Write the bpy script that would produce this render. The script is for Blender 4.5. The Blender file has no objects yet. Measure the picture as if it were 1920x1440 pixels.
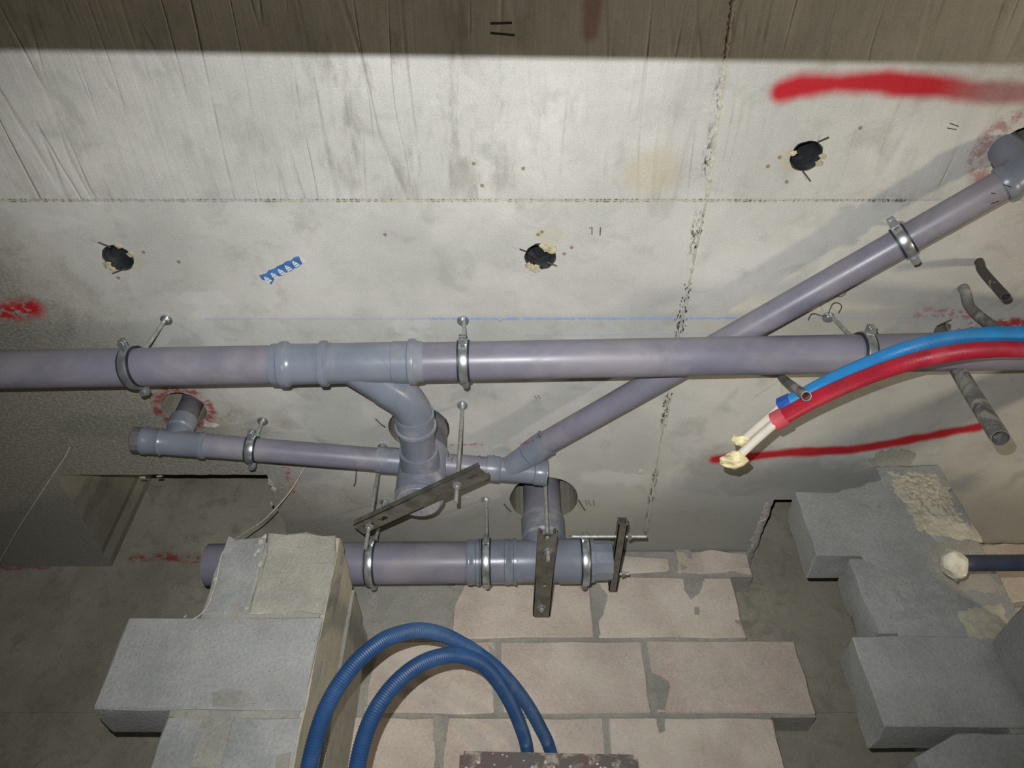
import bpy, bmesh, math, random
from mathutils import Vector, Matrix, noise
from mathutils.geometry import tessellate_polygon

random.seed(7)
C = bpy.context.scene.collection
V = Vector
PI = math.pi

# ------------------------------------------------------------------ camera, light, exposure
# The camera is the origin: the floor lies 1.45 m below it, the ceiling 1.30 m above it, +Y goes to the back wall.
F, PITCH, CX, CY = 1430.0, math.radians(47.5), 960.0, 720.0
CEIL, FLOOR, BACK = 1.30, -1.45, 1.924
cam_d = bpy.data.cameras.new('camera')
cam_d.sensor_width = 36.0
cam_d.lens = F / 1920.0 * 36.0
cam_d.clip_start = 0.02
cam = bpy.data.objects.new('camera', cam_d)
cam.rotation_euler = (PI / 2 + PITCH, 0, 0)
C.objects.link(cam)
bpy.context.scene.camera = cam
s_, c_ = math.sin(PITCH), math.cos(PITCH)
FW, UP, RT = V((0, c_, s_)), V((0, -s_, c_)), V((1, 0, 0))

W = bpy.data.worlds.new('dim_basement_air')
bpy.context.scene.world = W
W.use_nodes = True
W.node_tree.nodes['Background'].inputs[0].default_value = (1.0, 0.90, 0.66, 1)
W.node_tree.nodes['Background'].inputs[1].default_value = 0.030

# the camera's own flash, a little above and left of the lens
fl = bpy.data.lights.new('camera_flash', 'SPOT')
fl.energy = 100.0
fl.color = (0.985, 0.99, 1.0)
fl.spot_size = math.radians(104)
fl.spot_blend = 1.0
fl.shadow_soft_size = 0.0022
flo = bpy.data.objects.new('camera_flash', fl)
flo.location = UP * 0.046 + RT * -0.028
flo.rotation_euler = cam.rotation_euler
C.objects.link(flo)
FLASH = flo.location.copy()

# a warm work lamp off to the right
lp = bpy.data.lights.new('work_lamp', 'POINT')
lp.energy = 56.0
lp.color = (1.0, 0.84, 0.64)
lp.shadow_soft_size = 0.10
lpo = bpy.data.objects.new('work_lamp', lp)
lpo.location = (2.1, 0.43, -0.40)
C.objects.link(lpo)

vs = bpy.context.scene.view_settings
vs.view_transform = 'Standard'
vs.look = 'None'
vs.gamma = 1.0
vs.exposure = 0.0
vs.use_curve_mapping = False

# ------------------------------------------------------------------ helpers: points
def ray(x, y):
    return FW + RT * ((x - CX) / F) + UP * ((CY - y) / F)
def at_z(x, y, z=CEIL):
    r = ray(x, y); return r * (z / r.z)
def at_y(x, y, Y):
    r = ray(x, y); return r * (Y / r.y)
def at_d(x, y, d):
    return ray(x, y) * d
def y_of(py, z):
    r = ray(CX, py); return z * r.y / r.z

# ------------------------------------------------------------------ helpers: meshes
class MB:
    def __init__(self):
        self.v, self.f, self.m = [], [], []
        self.mi = 0
    def add(self, vs, fs):
        b = len(self.v)
        self.v += [V(p) for p in vs]
        for q in fs:
            self.f.append([b + i for i in q]); self.m.append(self.mi)
        return self
    def box(self, lo, hi):
        x0, y0, z0 = lo; x1, y1, z1 = hi
        return self.add([(x0,y0,z0),(x1,y0,z0),(x1,y1,z0),(x0,y1,z0),(x0,y0,z1),(x1,y0,z1),(x1,y1,z1),(x0,y1,z1)],
                        [(3,2,1,0),(4,5,6,7),(0,1,5,4),(1,2,6,5),(2,3,7,6),(3,0,4,7)])
    def lathe(self, p0, axis, prof, n=28, cap0=True, cap1=True, ph=0.0):
        a = V(axis).normalized()
        u = a.orthogonal().normalized()
        if abs(a.z) < 0.9: u = (V((0,0,1)) - a * a.z).normalized()
        w = a.cross(u)
        p0 = V(p0)
        vs, fs = [], []
        for s, r in prof:
            for k in range(n):
                t = 2*PI*k/n + ph
                vs.append(p0 + a*s + (u*math.cos(t) + w*math.sin(t))*r)
        for i in range(len(prof)-1):
            for k in range(n):
                k2 = (k+1) % n
                fs.append((i*n+k, i*n+k2, (i+1)*n+k2, (i+1)*n+k))
        if cap0: fs.append(tuple(reversed(range(n))))
        if cap1: fs.append(tuple((len(prof)-1)*n+k for k in range(n)))
        return self.add(vs, fs)
    def sweep(self, pts, r, n=16, caps=True, sx=1.0):
        pts = [V(p) for p in pts]
        rs = r if isinstance(r, (list, tuple)) else [r]*len(pts)
        vs, fs = [], []
        t = (pts[1]-pts[0]).normalized()
        u = (V((0,0,1)) - t*t.z)
        if u.length < 0.05: u = V((1,0,0)) - t*t.x
        u.normalize()
        for i, p in enumerate(pts):
            a = pts[max(i-1,0)]; b = pts[min(i+1,len(pts)-1)]
            t = (b-a).normalized()
            u = (u - t*u.dot(t)).normalized()
            w = t.cross(u)
            for k in range(n):
                q = 2*PI*k/n
                vs.append(p + (u*math.cos(q)*sx + w*math.sin(q))*rs[i])
        for i in range(len(pts)-1):
            for k in range(n):
                k2 = (k+1) % n
                fs.append((i*n+k, i*n+k2, (i+1)*n+k2, (i+1)*n+k))
        if caps:
            fs.append(tuple(reversed(range(n))))
            fs.append(tuple((len(pts)-1)*n+k for k in range(n)))
        return self.add(vs, fs)
    def plate(self, outer, holes, t, M=None):
        """flat plate of 2-D outline with holes, from z=0 to z=t, moved by M"""
        M = M or Matrix()
        loops = [[V((p[0], p[1], 0)) for p in outer]] + [[V((p[0], p[1], 0)) for p in h] for h in holes]
        flat = [p for l in loops for p in l]
        tri = tessellate_polygon(loops)
        n = len(flat)
        vs = [M @ p for p in flat] + [M @ (p + V((0,0,t))) for p in flat]
        fs = [(a,b,c) for a,b,c in tri] + [(n+c,n+b,n+a) for a,b,c in tri]
        o = 0
        for l in loops:
            k = len(l)
            for i in range(k):
                j = (i+1) % k
                fs.append((o+i, o+j, n+o+j, n+o+i))
            o += k
        return self.add(vs, fs)
    def blob(self, c, r, seed=0, sub=2, amp=0.35, sc=(1,1,1), freq=1.6):
        bm = bmesh.new(); bmesh.ops.create_icosphere(bm, subdivisions=sub, radius=1.0)
        vs = []
        for v in bm.verts:
            k = 1 + amp*noise.noise(v.co*freq + V((seed*3.1, seed*1.7, seed)))*1.6
            vs.append(V(c) + V((v.co.x*sc[0], v.co.y*sc[1], v.co.z*sc[2]))*r*k)
        idx = {v: i for i, v in enumerate(bm.verts)}
        fs = [tuple(idx[v] for v in f.verts) for f in bm.faces]
        bm.free()
        return self.add(vs, fs)

def wloc(o):
    p = V((0,0,0))
    while o is not None:
        p += o.location; o = o.parent
    return p

def obj(name, mb, mat, parent=None, smooth=38, loc=None, fixn=True):
    me = bpy.data.meshes.new(name)
    off = wloc(parent) if parent is not None else V((0,0,0))
    if loc is not None: off = off + V(loc)
    me.from_pydata([tuple(p - off) for p in mb.v], [], mb.f)
    mats = mat if isinstance(mat, (list, tuple)) else [mat]
    for m in mats: me.materials.append(m)
    if len(mats) > 1: me.polygons.foreach_set('material_index', mb.m)
    if fixn:
        bm = bmesh.new(); bm.from_mesh(me)
        bmesh.ops.recalc_face_normals(bm, faces=bm.faces)
        bm.to_mesh(me); bm.free()
    if smooth:
        me.polygons.foreach_set('use_smooth', [True]*len(me.polygons))
        me.set_sharp_from_angle(angle=math.radians(smooth))
    me.update()
    o = bpy.data.objects.new(name, me)
    if loc is not None: o.location = loc
    C.objects.link(o)
    if parent is not None: o.parent = parent
    return o

def thing(name, label, cat, loc, group=None):
    o = bpy.data.objects.new(name, None)
    o.empty_display_size = 0.05
    o.location = loc
    C.objects.link(o)
    o['label'] = label; o['category'] = cat
    if group: o['group'] = group
    return o
def tag(o, label, cat, group=None):
    o['label'] = label; o['category'] = cat
    if group: o['group'] = group
    return o
def structure(o):
    o['kind'] = 'structure'; return o
def spline(pts, n=12):
    """Catmull-Rom through the points"""
    pts = [V(p) for p in pts]
    P = [pts[0]*2 - pts[1]] + pts + [pts[-1]*2 - pts[-2]]
    out = []
    for i in range(1, len(P)-2):
        a, b, c, d = P[i-1], P[i], P[i+1], P[i+2]
        for k in range(n):
            t = k/n
            out.append(0.5*((2*b) + (c-a)*t + (2*a-5*b+4*c-d)*t*t + (3*b-a-3*c+d)*t**3))
    out.append(pts[-1])
    return out
def resample(pts, step):
    out = [pts[0].copy()]; acc = 0.0
    for a, b in zip(pts, pts[1:]):
        L = (b-a).length
        if L < 1e-9: continue
        t = step - acc
        while t <= L:
            out.append(a + (b-a)*(t/L)); t += step
        acc = (acc + L) % step
    return out

# ------------------------------------------------------------------ helpers: materials
def lin(r, g, b):
    f = lambda c: (c/255/12.92) if c/255 <= 0.04045 else ((c/255+0.055)/1.055)**2.4
    return (f(r), f(g), f(b), 1.0)

class G:
    def __init__(self, name):
        self.mat = bpy.data.materials.new(name)
        self.mat.use_nodes = True
        self.t = self.mat.node_tree
        self.t.nodes.clear()
        self.out = self.t.nodes.new('ShaderNodeOutputMaterial')
        self.b = self.t.nodes.new('ShaderNodeBsdfPrincipled')
        self.t.links.new(self.b.outputs[0], self.out.inputs[0])
    def put(self, sock, v):
        if v is None: return
        if isinstance(v, bpy.types.NodeSocket): self.t.links.new(v, sock)
        else:
            try: sock.default_value = v
            except Exception: sock.default_value = tuple(v)[:3]
    def m(self, op, a, b=None, c=None, clamp=False):
        n = self.t.nodes.new('ShaderNodeMath'); n.operation = op; n.use_clamp = clamp
        self.put(n.inputs[0], a); self.put(n.inputs[1], b); self.put(n.inputs[2], c)
        return n.outputs[0]
    def vm(self, op, a, b=None, s=None):
        n = self.t.nodes.new('ShaderNodeVectorMath'); n.operation = op
        self.put(n.inputs[0], a); self.put(n.inputs[1], b)
        if s is not None: self.put(n.inputs['Scale'], s)
        return n.outputs['Value'] if op in ('LENGTH', 'DOT_PRODUCT', 'DISTANCE') else n.outputs[0]
    def pos(self):
        return self.t.nodes.new('ShaderNodeNewGeometry').outputs['Position']
    def oc(self):
        n = self.t.nodes.new('ShaderNodeTexCoord')
        r = self.t.nodes.new('ShaderNodeObjectInfo').outputs['Random']
        k = self.m('MULTIPLY', r, 37.0)
        return self.vm('ADD', n.outputs['Object'], self.comb(k, k, k))
    def comb(self, x, y, z):
        n = self.t.nodes.new('ShaderNodeCombineXYZ')
        self.put(n.inputs[0], x); self.put(n.inputs[1], y); self.put(n.inputs[2], z)
        return n.outputs[0]
    def sep(self, v):
        n = self.t.nodes.new('ShaderNodeSeparateXYZ'); self.put(n.inputs[0], v)
        return n.outputs
    def noise(self, vec, scale, detail=3.0, rough=0.55, dist=0.0):
        n = self.t.nodes.new('ShaderNodeTexNoise')
        self.put(n.inputs['Vector'], vec)
        n.inputs['Scale'].default_value = scale; n.inputs['Detail'].default_value = detail
        n.inputs['Roughness'].default_value = rough; n.inputs['Distortion'].default_value = dist
        return n.outputs[0]
    def voro(self, vec, scale):
        n = self.t.nodes.new('ShaderNodeTexVoronoi'); self.put(n.inputs['Vector'], vec)
        n.inputs['Scale'].default_value = scale
        return n.outputs['Distance']
    def mr(self, v, a, b, c=0.0, d=1.0, smooth=True):
        n = self.t.nodes.new('ShaderNodeMapRange'); n.clamp = True
        if smooth: n.interpolation_type = 'SMOOTHSTEP'
        self.put(n.inputs[0], v); self.put(n.inputs[1], a); self.put(n.inputs[2], b)
        self.put(n.inputs[3], c); self.put(n.inputs[4], d)
        return n.outputs[0]
    def mix(self, f, a, b, mode='MIX'):
        n = self.t.nodes.new('ShaderNodeMix'); n.data_type = 'RGBA'; n.blend_type = mode
        self.put(n.inputs[0], f); self.put(n.inputs[6], a); self.put(n.inputs[7], b)
        return n.outputs[2]
    def bump(self, h, strength, dist, prev=None):
        n = self.t.nodes.new('ShaderNodeBump')
        n.inputs['Strength'].default_value = strength; n.inputs['Distance'].default_value = dist
        self.put(n.inputs['Height'], h)
        if prev is not None: self.put(n.inputs['Normal'], prev)
        return n.outputs[0]
    def seg(self, p, a, b):
        """distance from p (flat) to the segment a-b"""
        a, b = V((a[0], a[1], 0)), V((b[0], b[1], 0))
        ba = b - a
        pa = self.vm('SUBTRACT', p, tuple(a))
        h = self.m('DIVIDE', self.vm('DOT_PRODUCT', pa, tuple(ba)), max(ba.length_squared, 1e-9), clamp=True)
        q = self.vm('SCALE', tuple(ba), s=h)
        return self.vm('LENGTH', self.vm('SUBTRACT', pa, q))
    def done(self, col, rough=0.6, metal=0.0, normal=None, spec=0.5, **kw):
        self.put(self.b.inputs['Base Color'], col)
        self.put(self.b.inputs['Roughness'], rough)
        self.b.inputs['Metallic'].default_value = metal
        self.b.inputs['Specular IOR Level'].default_value = spec
        for k, v in kw.items(): self.put(self.b.inputs[k], v)
        if normal is not None: self.put(self.b.inputs['Normal'], normal)
        return self.mat

# ------------------------------------------------------------------ materials
def xy(px, py):
    p = at_z(px, py); return (p.x, p.y)

def m_ceiling():
    g = G('cast_concrete_ceiling')
    P = g.pos()
    x, y, z = g.sep(P)
    flat = g.comb(x, y, 0.0)
    n1 = g.noise(flat, 2.6, 5, 0.6)
    n2 = g.noise(flat, 11.0, 5, 0.62, 0.6)
    n3 = g.noise(flat, 75.0, 3, 0.6)
    n4 = g.noise(flat, 320.0, 2, 0.5)
    col = g.mix(g.mr(n1, 0.30, 0.70), lin(176, 177, 173), lin(202, 202, 198))
    col = g.mix(g.m('MULTIPLY', g.mr(n2, 0.50, 0.72), 0.40), col, lin(146, 147, 140))
    # board-marked strip near the camera
    strip = g.mr(y, 0.716, 0.722, 1.0, 0.0)
    gvec = g.comb(g.m('MULTIPLY', x, 34.0), g.m('MULTIPLY', y, 1.6), 0.0)
    gr = g.noise(gvec, 1.0, 5, 0.6, 0.35)
    gr2 = g.noise(g.comb(g.m('MULTIPLY', x, 70.0), g.m('MULTIPLY', y, 6.0), 3.0), 1.0, 3, 0.6)
    ln1 = g.mr(g.m('ABSOLUTE', g.m('SUBTRACT', g.noise(g.comb(g.m('MULTIPLY', x, 6.5), g.m('MULTIPLY', y, 0.7), 4.0), 1.0, 2, 0.5, 0.1), 0.5)), 0.0, 0.020, 1.0, 0.0)
    ln2 = g.mr(g.m('ABSOLUTE', g.m('SUBTRACT', g.noise(g.comb(g.m('MULTIPLY', x, 13.0), g.m('MULTIPLY', y, 1.2), 11.0), 1.0, 2, 0.5, 0.2), 0.52)), 0.0, 0.022, 1.0, 0.0)
    lnm = g.m('MULTIPLY', g.m('MAXIMUM', ln1, g.m('MULTIPLY', ln2, 0.7)), g.mr(g.noise(flat, 5.0, 3, 0.6), 0.40, 0.60, 0.10, 1.0))
    blot = g.noise(g.comb(g.m('MULTIPLY', x, 16.0), g.m('MULTIPLY', y, 5.0), 8.0), 1.0, 5, 0.65)
    bl_a = g.mr(g.vm('LENGTH', g.vm('MULTIPLY', g.vm('SUBTRACT', flat, xy(770, 200)+(0,)), (1.0, 1.5, 0))), 0.10, 0.42, 1.0, 0.25)
    col = g.mix(g.m('MULTIPLY', g.m('MULTIPLY', g.mr(blot, 0.50, 0.68), bl_a), g.m('MULTIPLY', strip, 0.75)), col, lin(140, 138, 130))
    col = g.mix(g.m('MULTIPLY', g.mr(gr, 0.56, 0.70), g.m('MULTIPLY', strip, 0.22)), col, lin(150, 148, 139))
    col = g.mix(g.m('MULTIPLY', lnm, g.m('MULTIPLY', strip, 0.10)), col, lin(120, 116, 104))
    # pale-yellow release-oil patches, drips
    for px, py, rx, ry, k in ((1225, 325, .055, .05, .35), (1490, 300, .03, .025, .45), (1030, 440, .03, .02, .25), (245, 490, .03, .02, .25), (395, 800, .05, .05, .3), (1500, 640, .25, .15, .22)):
        c = at_z(px, py)
        d = g.vm('LENGTH', g.vm('DIVIDE', g.vm('SUBTRACT', flat, (c.x, c.y, 0)), (rx, ry, 1)))
        d = g.m('ADD', d, g.m('MULTIPLY', g.m('SUBTRACT', n2, 0.5), 1.2))
        col = g.mix(g.mr(d, 0.6, 1.3, k, 0.0), col, lin(178, 168, 128))
    # small brown rust drops
    for px, py in ((222, 521), (269, 473), (335, 491), (1058, 476), (1009, 440), (1016, 435), (1072, 464), (1462, 295), (1475, 341), (1613, 240), (888, 307), (904, 348), (722, 440), (981, 316), (1440, 312)):
        c = at_z(px, py)
        d = g.vm('DISTANCE', flat, (c.x, c.y, 0))
        col = g.mix(g.mr(d, 0.0022, 0.0052, 0.8, 0.0), col, lin(120, 100, 68))
    # white scraped smears
    n5 = g.noise(g.comb(g.m('MULTIPLY', x, 9.0), g.m('MULTIPLY', y, 16.0), 0.0), 1.0, 4, 0.6, 0.8)
    for a, b, w, k in (((300, 640), (410, 560), .026, .45), ((760, 606), (800, 612), .020, .6), ((620, 930), (660, 870), .03, .5), ((1420, 880), (1640, 850), .05, .55), ((1100, 890), (1200, 900), .04, .5), ((560, 900), (640, 960), .04, .45), ((90, 420), (170, 420), .014, .5), ((360, 560), (400, 640), .02, .4)):
        d = g.m('ADD', g.seg(flat, xy(*a), xy(*b)), g.m('MULTIPLY', g.m('SUBTRACT', n5, 0.5), 0.16))
        col = g.mix(g.mr(d, w*0.2, w, k, 0.0), col, lin(205, 206, 205))
    # thin scratches
    sc = g.noise(g.comb(g.m('MULTIPLY', x, 3.0), g.m('MULTIPLY', y, 3.0), 2.0), 3.0, 2, 0.5, 3.0)
    col = g.mix(g.m('MULTIPLY', g.mr(g.m('ABSOLUTE', g.m('SUBTRACT', sc, 0.5)), 0.0, 0.0035, 1.0, 0.0), g.mr(n1, 0.45, 0.6, 0.0, 0.5)), col, lin(222, 220, 212))
    # hacked, rough zone with aggregate on the left and a greyer zone towards the back wall
    rz = g.m('ADD', g.m('MULTIPLY', g.m('ADD', x, 0.74), -2.4), g.m('MULTIPLY', g.m('SUBTRACT', y, 1.12), 1.7))
    rz = g.m('ADD', rz, g.m('MULTIPLY', g.m('SUBTRACT', n2, 0.5), 0.9))
    rough_z = g.mr(rz, -0.35, 0.75)
    rc = g.mix(g.mr(g.noise(g.comb(g.m('MULTIPLY', x, 120.0), g.m('MULTIPLY', y, 190.0), 1.0), 1.0, 5, 0.75), 0.42, 0.66), lin(122, 121, 110), lin(162, 160, 149))
    col = g.mix(g.m('MULTIPLY', rough_z, 0.92), col, rc)
    back_grey = g.m('ADD', g.mr(y, 1.33, 1.75), g.m('MULTIPLY', g.m('SUBTRACT', n1, 0.5), 0.9))
    col = g.mix(g.mr(back_grey, 0.25, 1.1, 0.0, 0.72), col, lin(138, 138, 130))
    gd = g.mr(g.m('ADD', g.seg(flat, xy(1345, 880), xy(1640, 905)), g.m('MULTIPLY', g.m('SUBTRACT', n2, 0.5), 0.2)), 0.02, 0.13, 0.6, 0.0)
    col = g.mix(gd, col, lin(128, 131, 128))
    # dark crumbs along the sheet joints
    cr = g.noise(g.comb(g.m('MULTIPLY', x, 150.0), g.m('MULTIPLY', y, 60.0), 5.0), 1.0, 3, 0.7)
    j1 = g.m('MULTIPLY', g.mr(g.seg(flat, xy(1375, 0), xy(1210, 1000)), 0.003, 0.012, 1.0, 0.0), g.mr(g.noise(g.comb(0.0, y, 0.0), 6.0, 2, 0.5), 0.42, 0.58))
    j2 = g.m('MULTIPLY', g.mr(g.seg(flat, (-1.2, 0.7195), (0.75, 0.7195)), 0.001, 0.0055, 1.0, 0.0), g.mr(g.noise(g.comb(x, 0.0, 0.0), 8.0, 2, 0.5), 0.4, 0.6, .4, 1))
    col = g.mix(g.m('MULTIPLY', g.m('MAXIMUM', j1, j2), g.mr(cr, 0.46, 0.60)), col, lin(74, 70, 60))
    # chalk lines
    ch = g.mr(n3, 0.32, 0.55)
    for a, b, w, k in (((385, 598), (800, 598), .0020, .6), ((800, 598), (1380, 597), .0036, .95), ((1380, 597), (1920, 596), .0030, .35), ((985, 629), (1340, 626), .002, .4)):
        d = g.seg(flat, xy(*a), xy(*b))
        col = g.mix(g.m('MULTIPLY', g.mr(d, w*0.5, w*1.2, k, 0.0), ch), col, lin(146, 172, 222))
    # sprayed red paint
    sp = g.m('MULTIPLY', g.m('SUBTRACT', g.noise(flat, 40.0, 3, 0.6), 0.5), 0.016)
    red, dk = lin(178, 16, 34), lin(138, 24, 40)
    sp2 = g.m('MULTIPLY', g.m('SUBTRACT', g.noise(flat, 13.0, 2, 0.5), 0.5), 0.020)
    def spray(pts, w, k, broken=False, c=red, soft=0.55, fade=None, lo=.46):
        nonlocal col
        d = None
        for a, b in zip(pts, pts[1:]):
            e = g.seg(flat, a, b); d = e if d is None else g.m('MINIMUM', d, e)
        d = g.m('ADD', d, sp if broken else sp2)
        f = g.mr(d, w*(1-soft), w*(1+soft), k, 0.0)
        if fade:
            t = g.mr(x, xy(fade[0], 165)[0], xy(fade[1], 165)[0])
            f = g.m('MULTIPLY', f, g.m('SUBTRACT', 1.0, g.m('MULTIPLY', t, fade[2])))
            c = g.mix(t, red, dk)
        if broken: f = g.m('MULTIPLY', f, g.mr(g.noise(flat, 55.0 if broken is True else broken, 4, 0.7), lo, lo+.12))
        col = g.mix(f, col, c)
    spray([xy(*p) for p in ((1464, 172), (1500, 160), (1560, 157), (1660, 154), (1740, 162), (1830, 171), (1940, 177))], .0195, .97, soft=.62, fade=(1740, 1880, .30))
    spray([xy(*p) for p in ((1340, 862), (1480, 849), (1600, 843), (1700, 826), (1835, 800))], .0150, .97, soft=.55)
    spray([xy(-60, 590), xy(20, 584), xy(60, 577)], .024, .97, 40.0, soft=.7, lo=.40)
    spray([xy(1795, 616), xy(1860, 610), xy(1960, 600)], .015, .9, 30.0)
    spray([xy(1760, 586), xy(1825, 590)], .012, .6, 60.0)
    spray([xy(1715, 600), xy(1740, 580)], .012, .4, 60.0)
    spray([xy(536, 880), xy(552, 925)], .008, .75, 60.0)
    spray([xy(846, 834), xy(905, 834)], .004, .55, 90.0)
    spray([xy(1115, -20), xy(1108, 60)], .014, .45, c=dk)
    for (px, py), r, w, k, q in (((345, 766), .063, .011, .8, 45.0), ((1905, 286), .066, .016, .55, 50.0)):
        c = at_z(px, py)
        d = g.m('ABSOLUTE', g.m('SUBTRACT', g.vm('DISTANCE', flat, (c.x, c.y, 0)), r))
        f = g.m('MULTIPLY', g.mr(g.m('ADD', d, sp), w*0.4, w*1.7, k, 0.0), g.mr(g.noise(flat, q, 4, 0.7), 0.42, 0.58, .15, 1))
        col = g.mix(f, col, dk)
    # grain
    col = g.mix(0.28, col, g.mix(n4, lin(70, 68, 62), lin(235, 232, 222)), 'OVERLAY')
    h = g.m('ADD', g.m('MULTIPLY', g.m('SUBTRACT', g.m('ADD', g.m('MULTIPLY', gr, 0.55), g.m('MULTIPLY', gr2, 0.16)), g.m('MULTIPLY', lnm, 0.42)), strip), g.m('MULTIPLY', g.noise(flat, 30.0, 4, 0.6), 0.22))
    b1 = g.bump(h, 0.7, 0.006)
    h2 = g.m('ADD', g.m('MULTIPLY', g.m('ADD', n3, g.m('MULTIPLY', g.voro(flat, 95.0), 0.8)), rough_z), g.m('MULTIPLY', n4, 0.10))
    b2 = g.bump(h2, 0.4, 0.0016, b1)
    return g.done(col, 0.85, 0, b2, 0.25)

def m_concrete(name, c0, c1, c2, scale=5.0, bump=0.35, paint=()):
    g = G(name)
    P = g.pos()
    n1 = g.noise(P, scale*0.5, 5, 0.6); n2 = g.noise(P, scale*3, 5, 0.65, 0.5); n3 = g.noise(P, 260.0, 2, 0.6)
    x, y, z = g.sep(P)
    st = g.noise(g.comb(g.m('MULTIPLY', x, 9.0), y, g.m('MULTIPLY', z, 1.4)), 1.0, 4, 0.6)
    col = g.mix(g.mr(n1, 0.32, 0.68), c0, c1)
    col = g.mix(g.m('MULTIPLY', g.mr(n2, 0.48, 0.7), 0.55), col, c2)
    col = g.mix(g.m('MULTIPLY', g.mr(st, 0.52, 0.66), 0.3), col, c2)
    for a, b, w, k in paint:
        d = g.m('ADD', g.seg(g.comb(x, z, 0.0), a, b), g.m('MULTIPLY', g.m('SUBTRACT', n2, 0.5), 0.03))
        br = g.mr(g.noise(g.comb(g.m('MULTIPLY', x, 30.0), 0.0, g.m('MULTIPLY', z, 60.0)), 1.0, 5, 0.7), 0.42, 0.58)
        col = g.mix(g.m('MULTIPLY', g.mr(d, w*0.3, w*1.6, k, 0.0), br), col, lin(140, 24, 40))
    col = g.mix(0.36, col, g.mix(n3, lin(60, 60, 56), lin(240, 238, 228)), 'OVERLAY')
    h = g.m('ADD', g.m('MULTIPLY', n3, 0.4), n2)
    return g.done(col, 0.88, 0, g.bump(h, bump, 0.004), 0.2)

def m_block(name, c0, c1, tint, tk=0.35):
    g = G(name)
    P = g.oc()
    n1 = g.noise(P, 7.0, 4, 0.6); n2 = g.noise(P, 150.0, 3, 0.65); n3 = g.noise(P, 420.0, 2, 0.5); n4 = g.noise(P, 45.0, 4, 0.6)
    rnd = g.t.nodes.new('ShaderNodeObjectInfo').outputs['Random']
    col = g.mix(g.mr(n1, 0.3, 0.7), c0, c1)
    col = g.mix(g.m('MULTIPLY', g.mr(g.noise(P, 4.5, 3, 0.6, 1.0), 0.55, 0.7), tk), col, tint)
    col = g.mix(g.m('MULTIPLY', rnd, 0.14), col, lin(120, 118, 112))
    pit = g.mr(g.voro(P, 120.0), 0.05, 0.16, 1.0, 0.0)
    pit = g.m('MULTIPLY', pit, g.mr(n4, 0.52, 0.62))
    col = g.mix(g.m('MULTIPLY', pit, 0.55), col, lin(84, 80, 74))
    col = g.mix(0.34, col, g.mix(n2, lin(60, 58, 55), lin(240, 236, 230)), 'OVERLAY')
    h = g.m('SUBTRACT', g.m('ADD', n2, g.m('MULTIPLY', n3, 0.4)), g.m('MULTIPLY', pit, 0.9))
    return g.done(col, 0.92, 0, g.bump(h, 0.55, 0.0035), 0.15)

def m_plain(name, c, rough=0.5, metal=0.0, var=0.12, scale=30.0, bump=0.0, dust=None, dk=0.3, spec=0.5, coat=0.0):
    g = G(name)
    P = g.oc()
    n1 = g.noise(P, scale, 4, 0.6); n2 = g.noise(P, scale*6, 3, 0.6)
    d = tuple(v*(1-var*2) for v in c[:3]) + (1,)
    l = tuple(min(1, v*(1+var*1.4)) for v in c[:3]) + (1,)
    col = g.mix(g.mr(n1, 0.3, 0.7), d, l)
    r = rough
    if dust is not None:
        f = g.m('MULTIPLY', g.mr(g.noise(P, scale*0.55, 5, 0.68, 0.6), 0.46, 0.66), dk)
        col = g.mix(f, col, dust)
        r = g.m('ADD', rough, g.m('MULTIPLY', f, 0.6), clamp=True)
    nm = g.bump(n2, bump, 0.002) if bump else None
    return g.done(col, r, metal, nm, spec, **({'Coat Weight': coat} if coat else {}))

def m_splash(name, base, splash, lo, hi, scale=26.0, rough=0.6, third=None):
    g = G(name)
    P = g.oc()
    n = g.noise(P, scale, 6, 0.68, 0.8); n2 = g.noise(P, scale*7, 4, 0.7)
    col = base
    if third is not None: col = g.mix(g.mr(g.noise(P, scale*0.5, 3, 0.6), 0.48, 0.6), base, third)
    f = g.m('MAXIMUM', g.mr(n, lo, hi), g.m('MULTIPLY', g.mr(n2, 0.62, 0.7), 0.6))
    col = g.mix(f, col, splash)
    return g.done(col, g.m('ADD', g.m('MULTIPLY', f, 0.3), rough, clamp=True), 0, g.bump(f, 0.6, 0.002), 0.4)

M = {}
M['ceiling'] = m_ceiling()
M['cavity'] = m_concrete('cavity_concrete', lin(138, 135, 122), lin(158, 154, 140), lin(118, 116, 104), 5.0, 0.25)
def xz(px, py):
    p = at_y(px, py, BACK - .002); return (p.x, p.z)
M['back'] = m_concrete('back_wall_concrete', lin(144, 140, 128), lin(168, 163, 150), lin(124, 121, 110), 6.0, 0.6,
                       ((xz(250, 1047), xz(310, 1040), .014, .8), (xz(310, 1044), xz(400, 1048), .013, .8), (xz(0, 1064), xz(90, 1063), .006, .6)))
M['block_warm'] = m_block('beige_block', lin(196, 184, 172), lin(218, 208, 196), lin(206, 174, 166))
M['block_grey'] = m_block('grey_block', lin(156, 160, 160), lin(178, 181, 180), lin(146, 150, 146))
M['block_cream'] = m_block('cream_grey_block', lin(164, 164, 154), lin(186, 184, 172), lin(150, 150, 142))
M['block_shaded'] = m_block('shaded_grey_block', lin(148, 152, 152), lin(168, 172, 171), lin(138, 142, 137))  # grey block toned down: the pier's weaker flash is put into the colour
M['block_olive'] = m_block('stained_grey_block', lin(146, 148, 142), lin(170, 170, 162), lin(126, 130, 122))
M['mortar'] = m_concrete('grey_mortar', lin(150, 149, 143), lin(168, 166, 158), lin(134, 133, 127), 9.0, 0.6)
M['mortar_cream'] = m_concrete('cream_mortar', lin(176, 173, 158), lin(192, 189, 173), lin(158, 156, 144), 9.0, 0.4)
M['floor'] = m_concrete('floor_concrete', lin(110, 108, 100), lin(130, 128, 118), lin(90, 88, 82), 4.0, 0.4)
dustc = lin(176, 168, 162)
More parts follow.
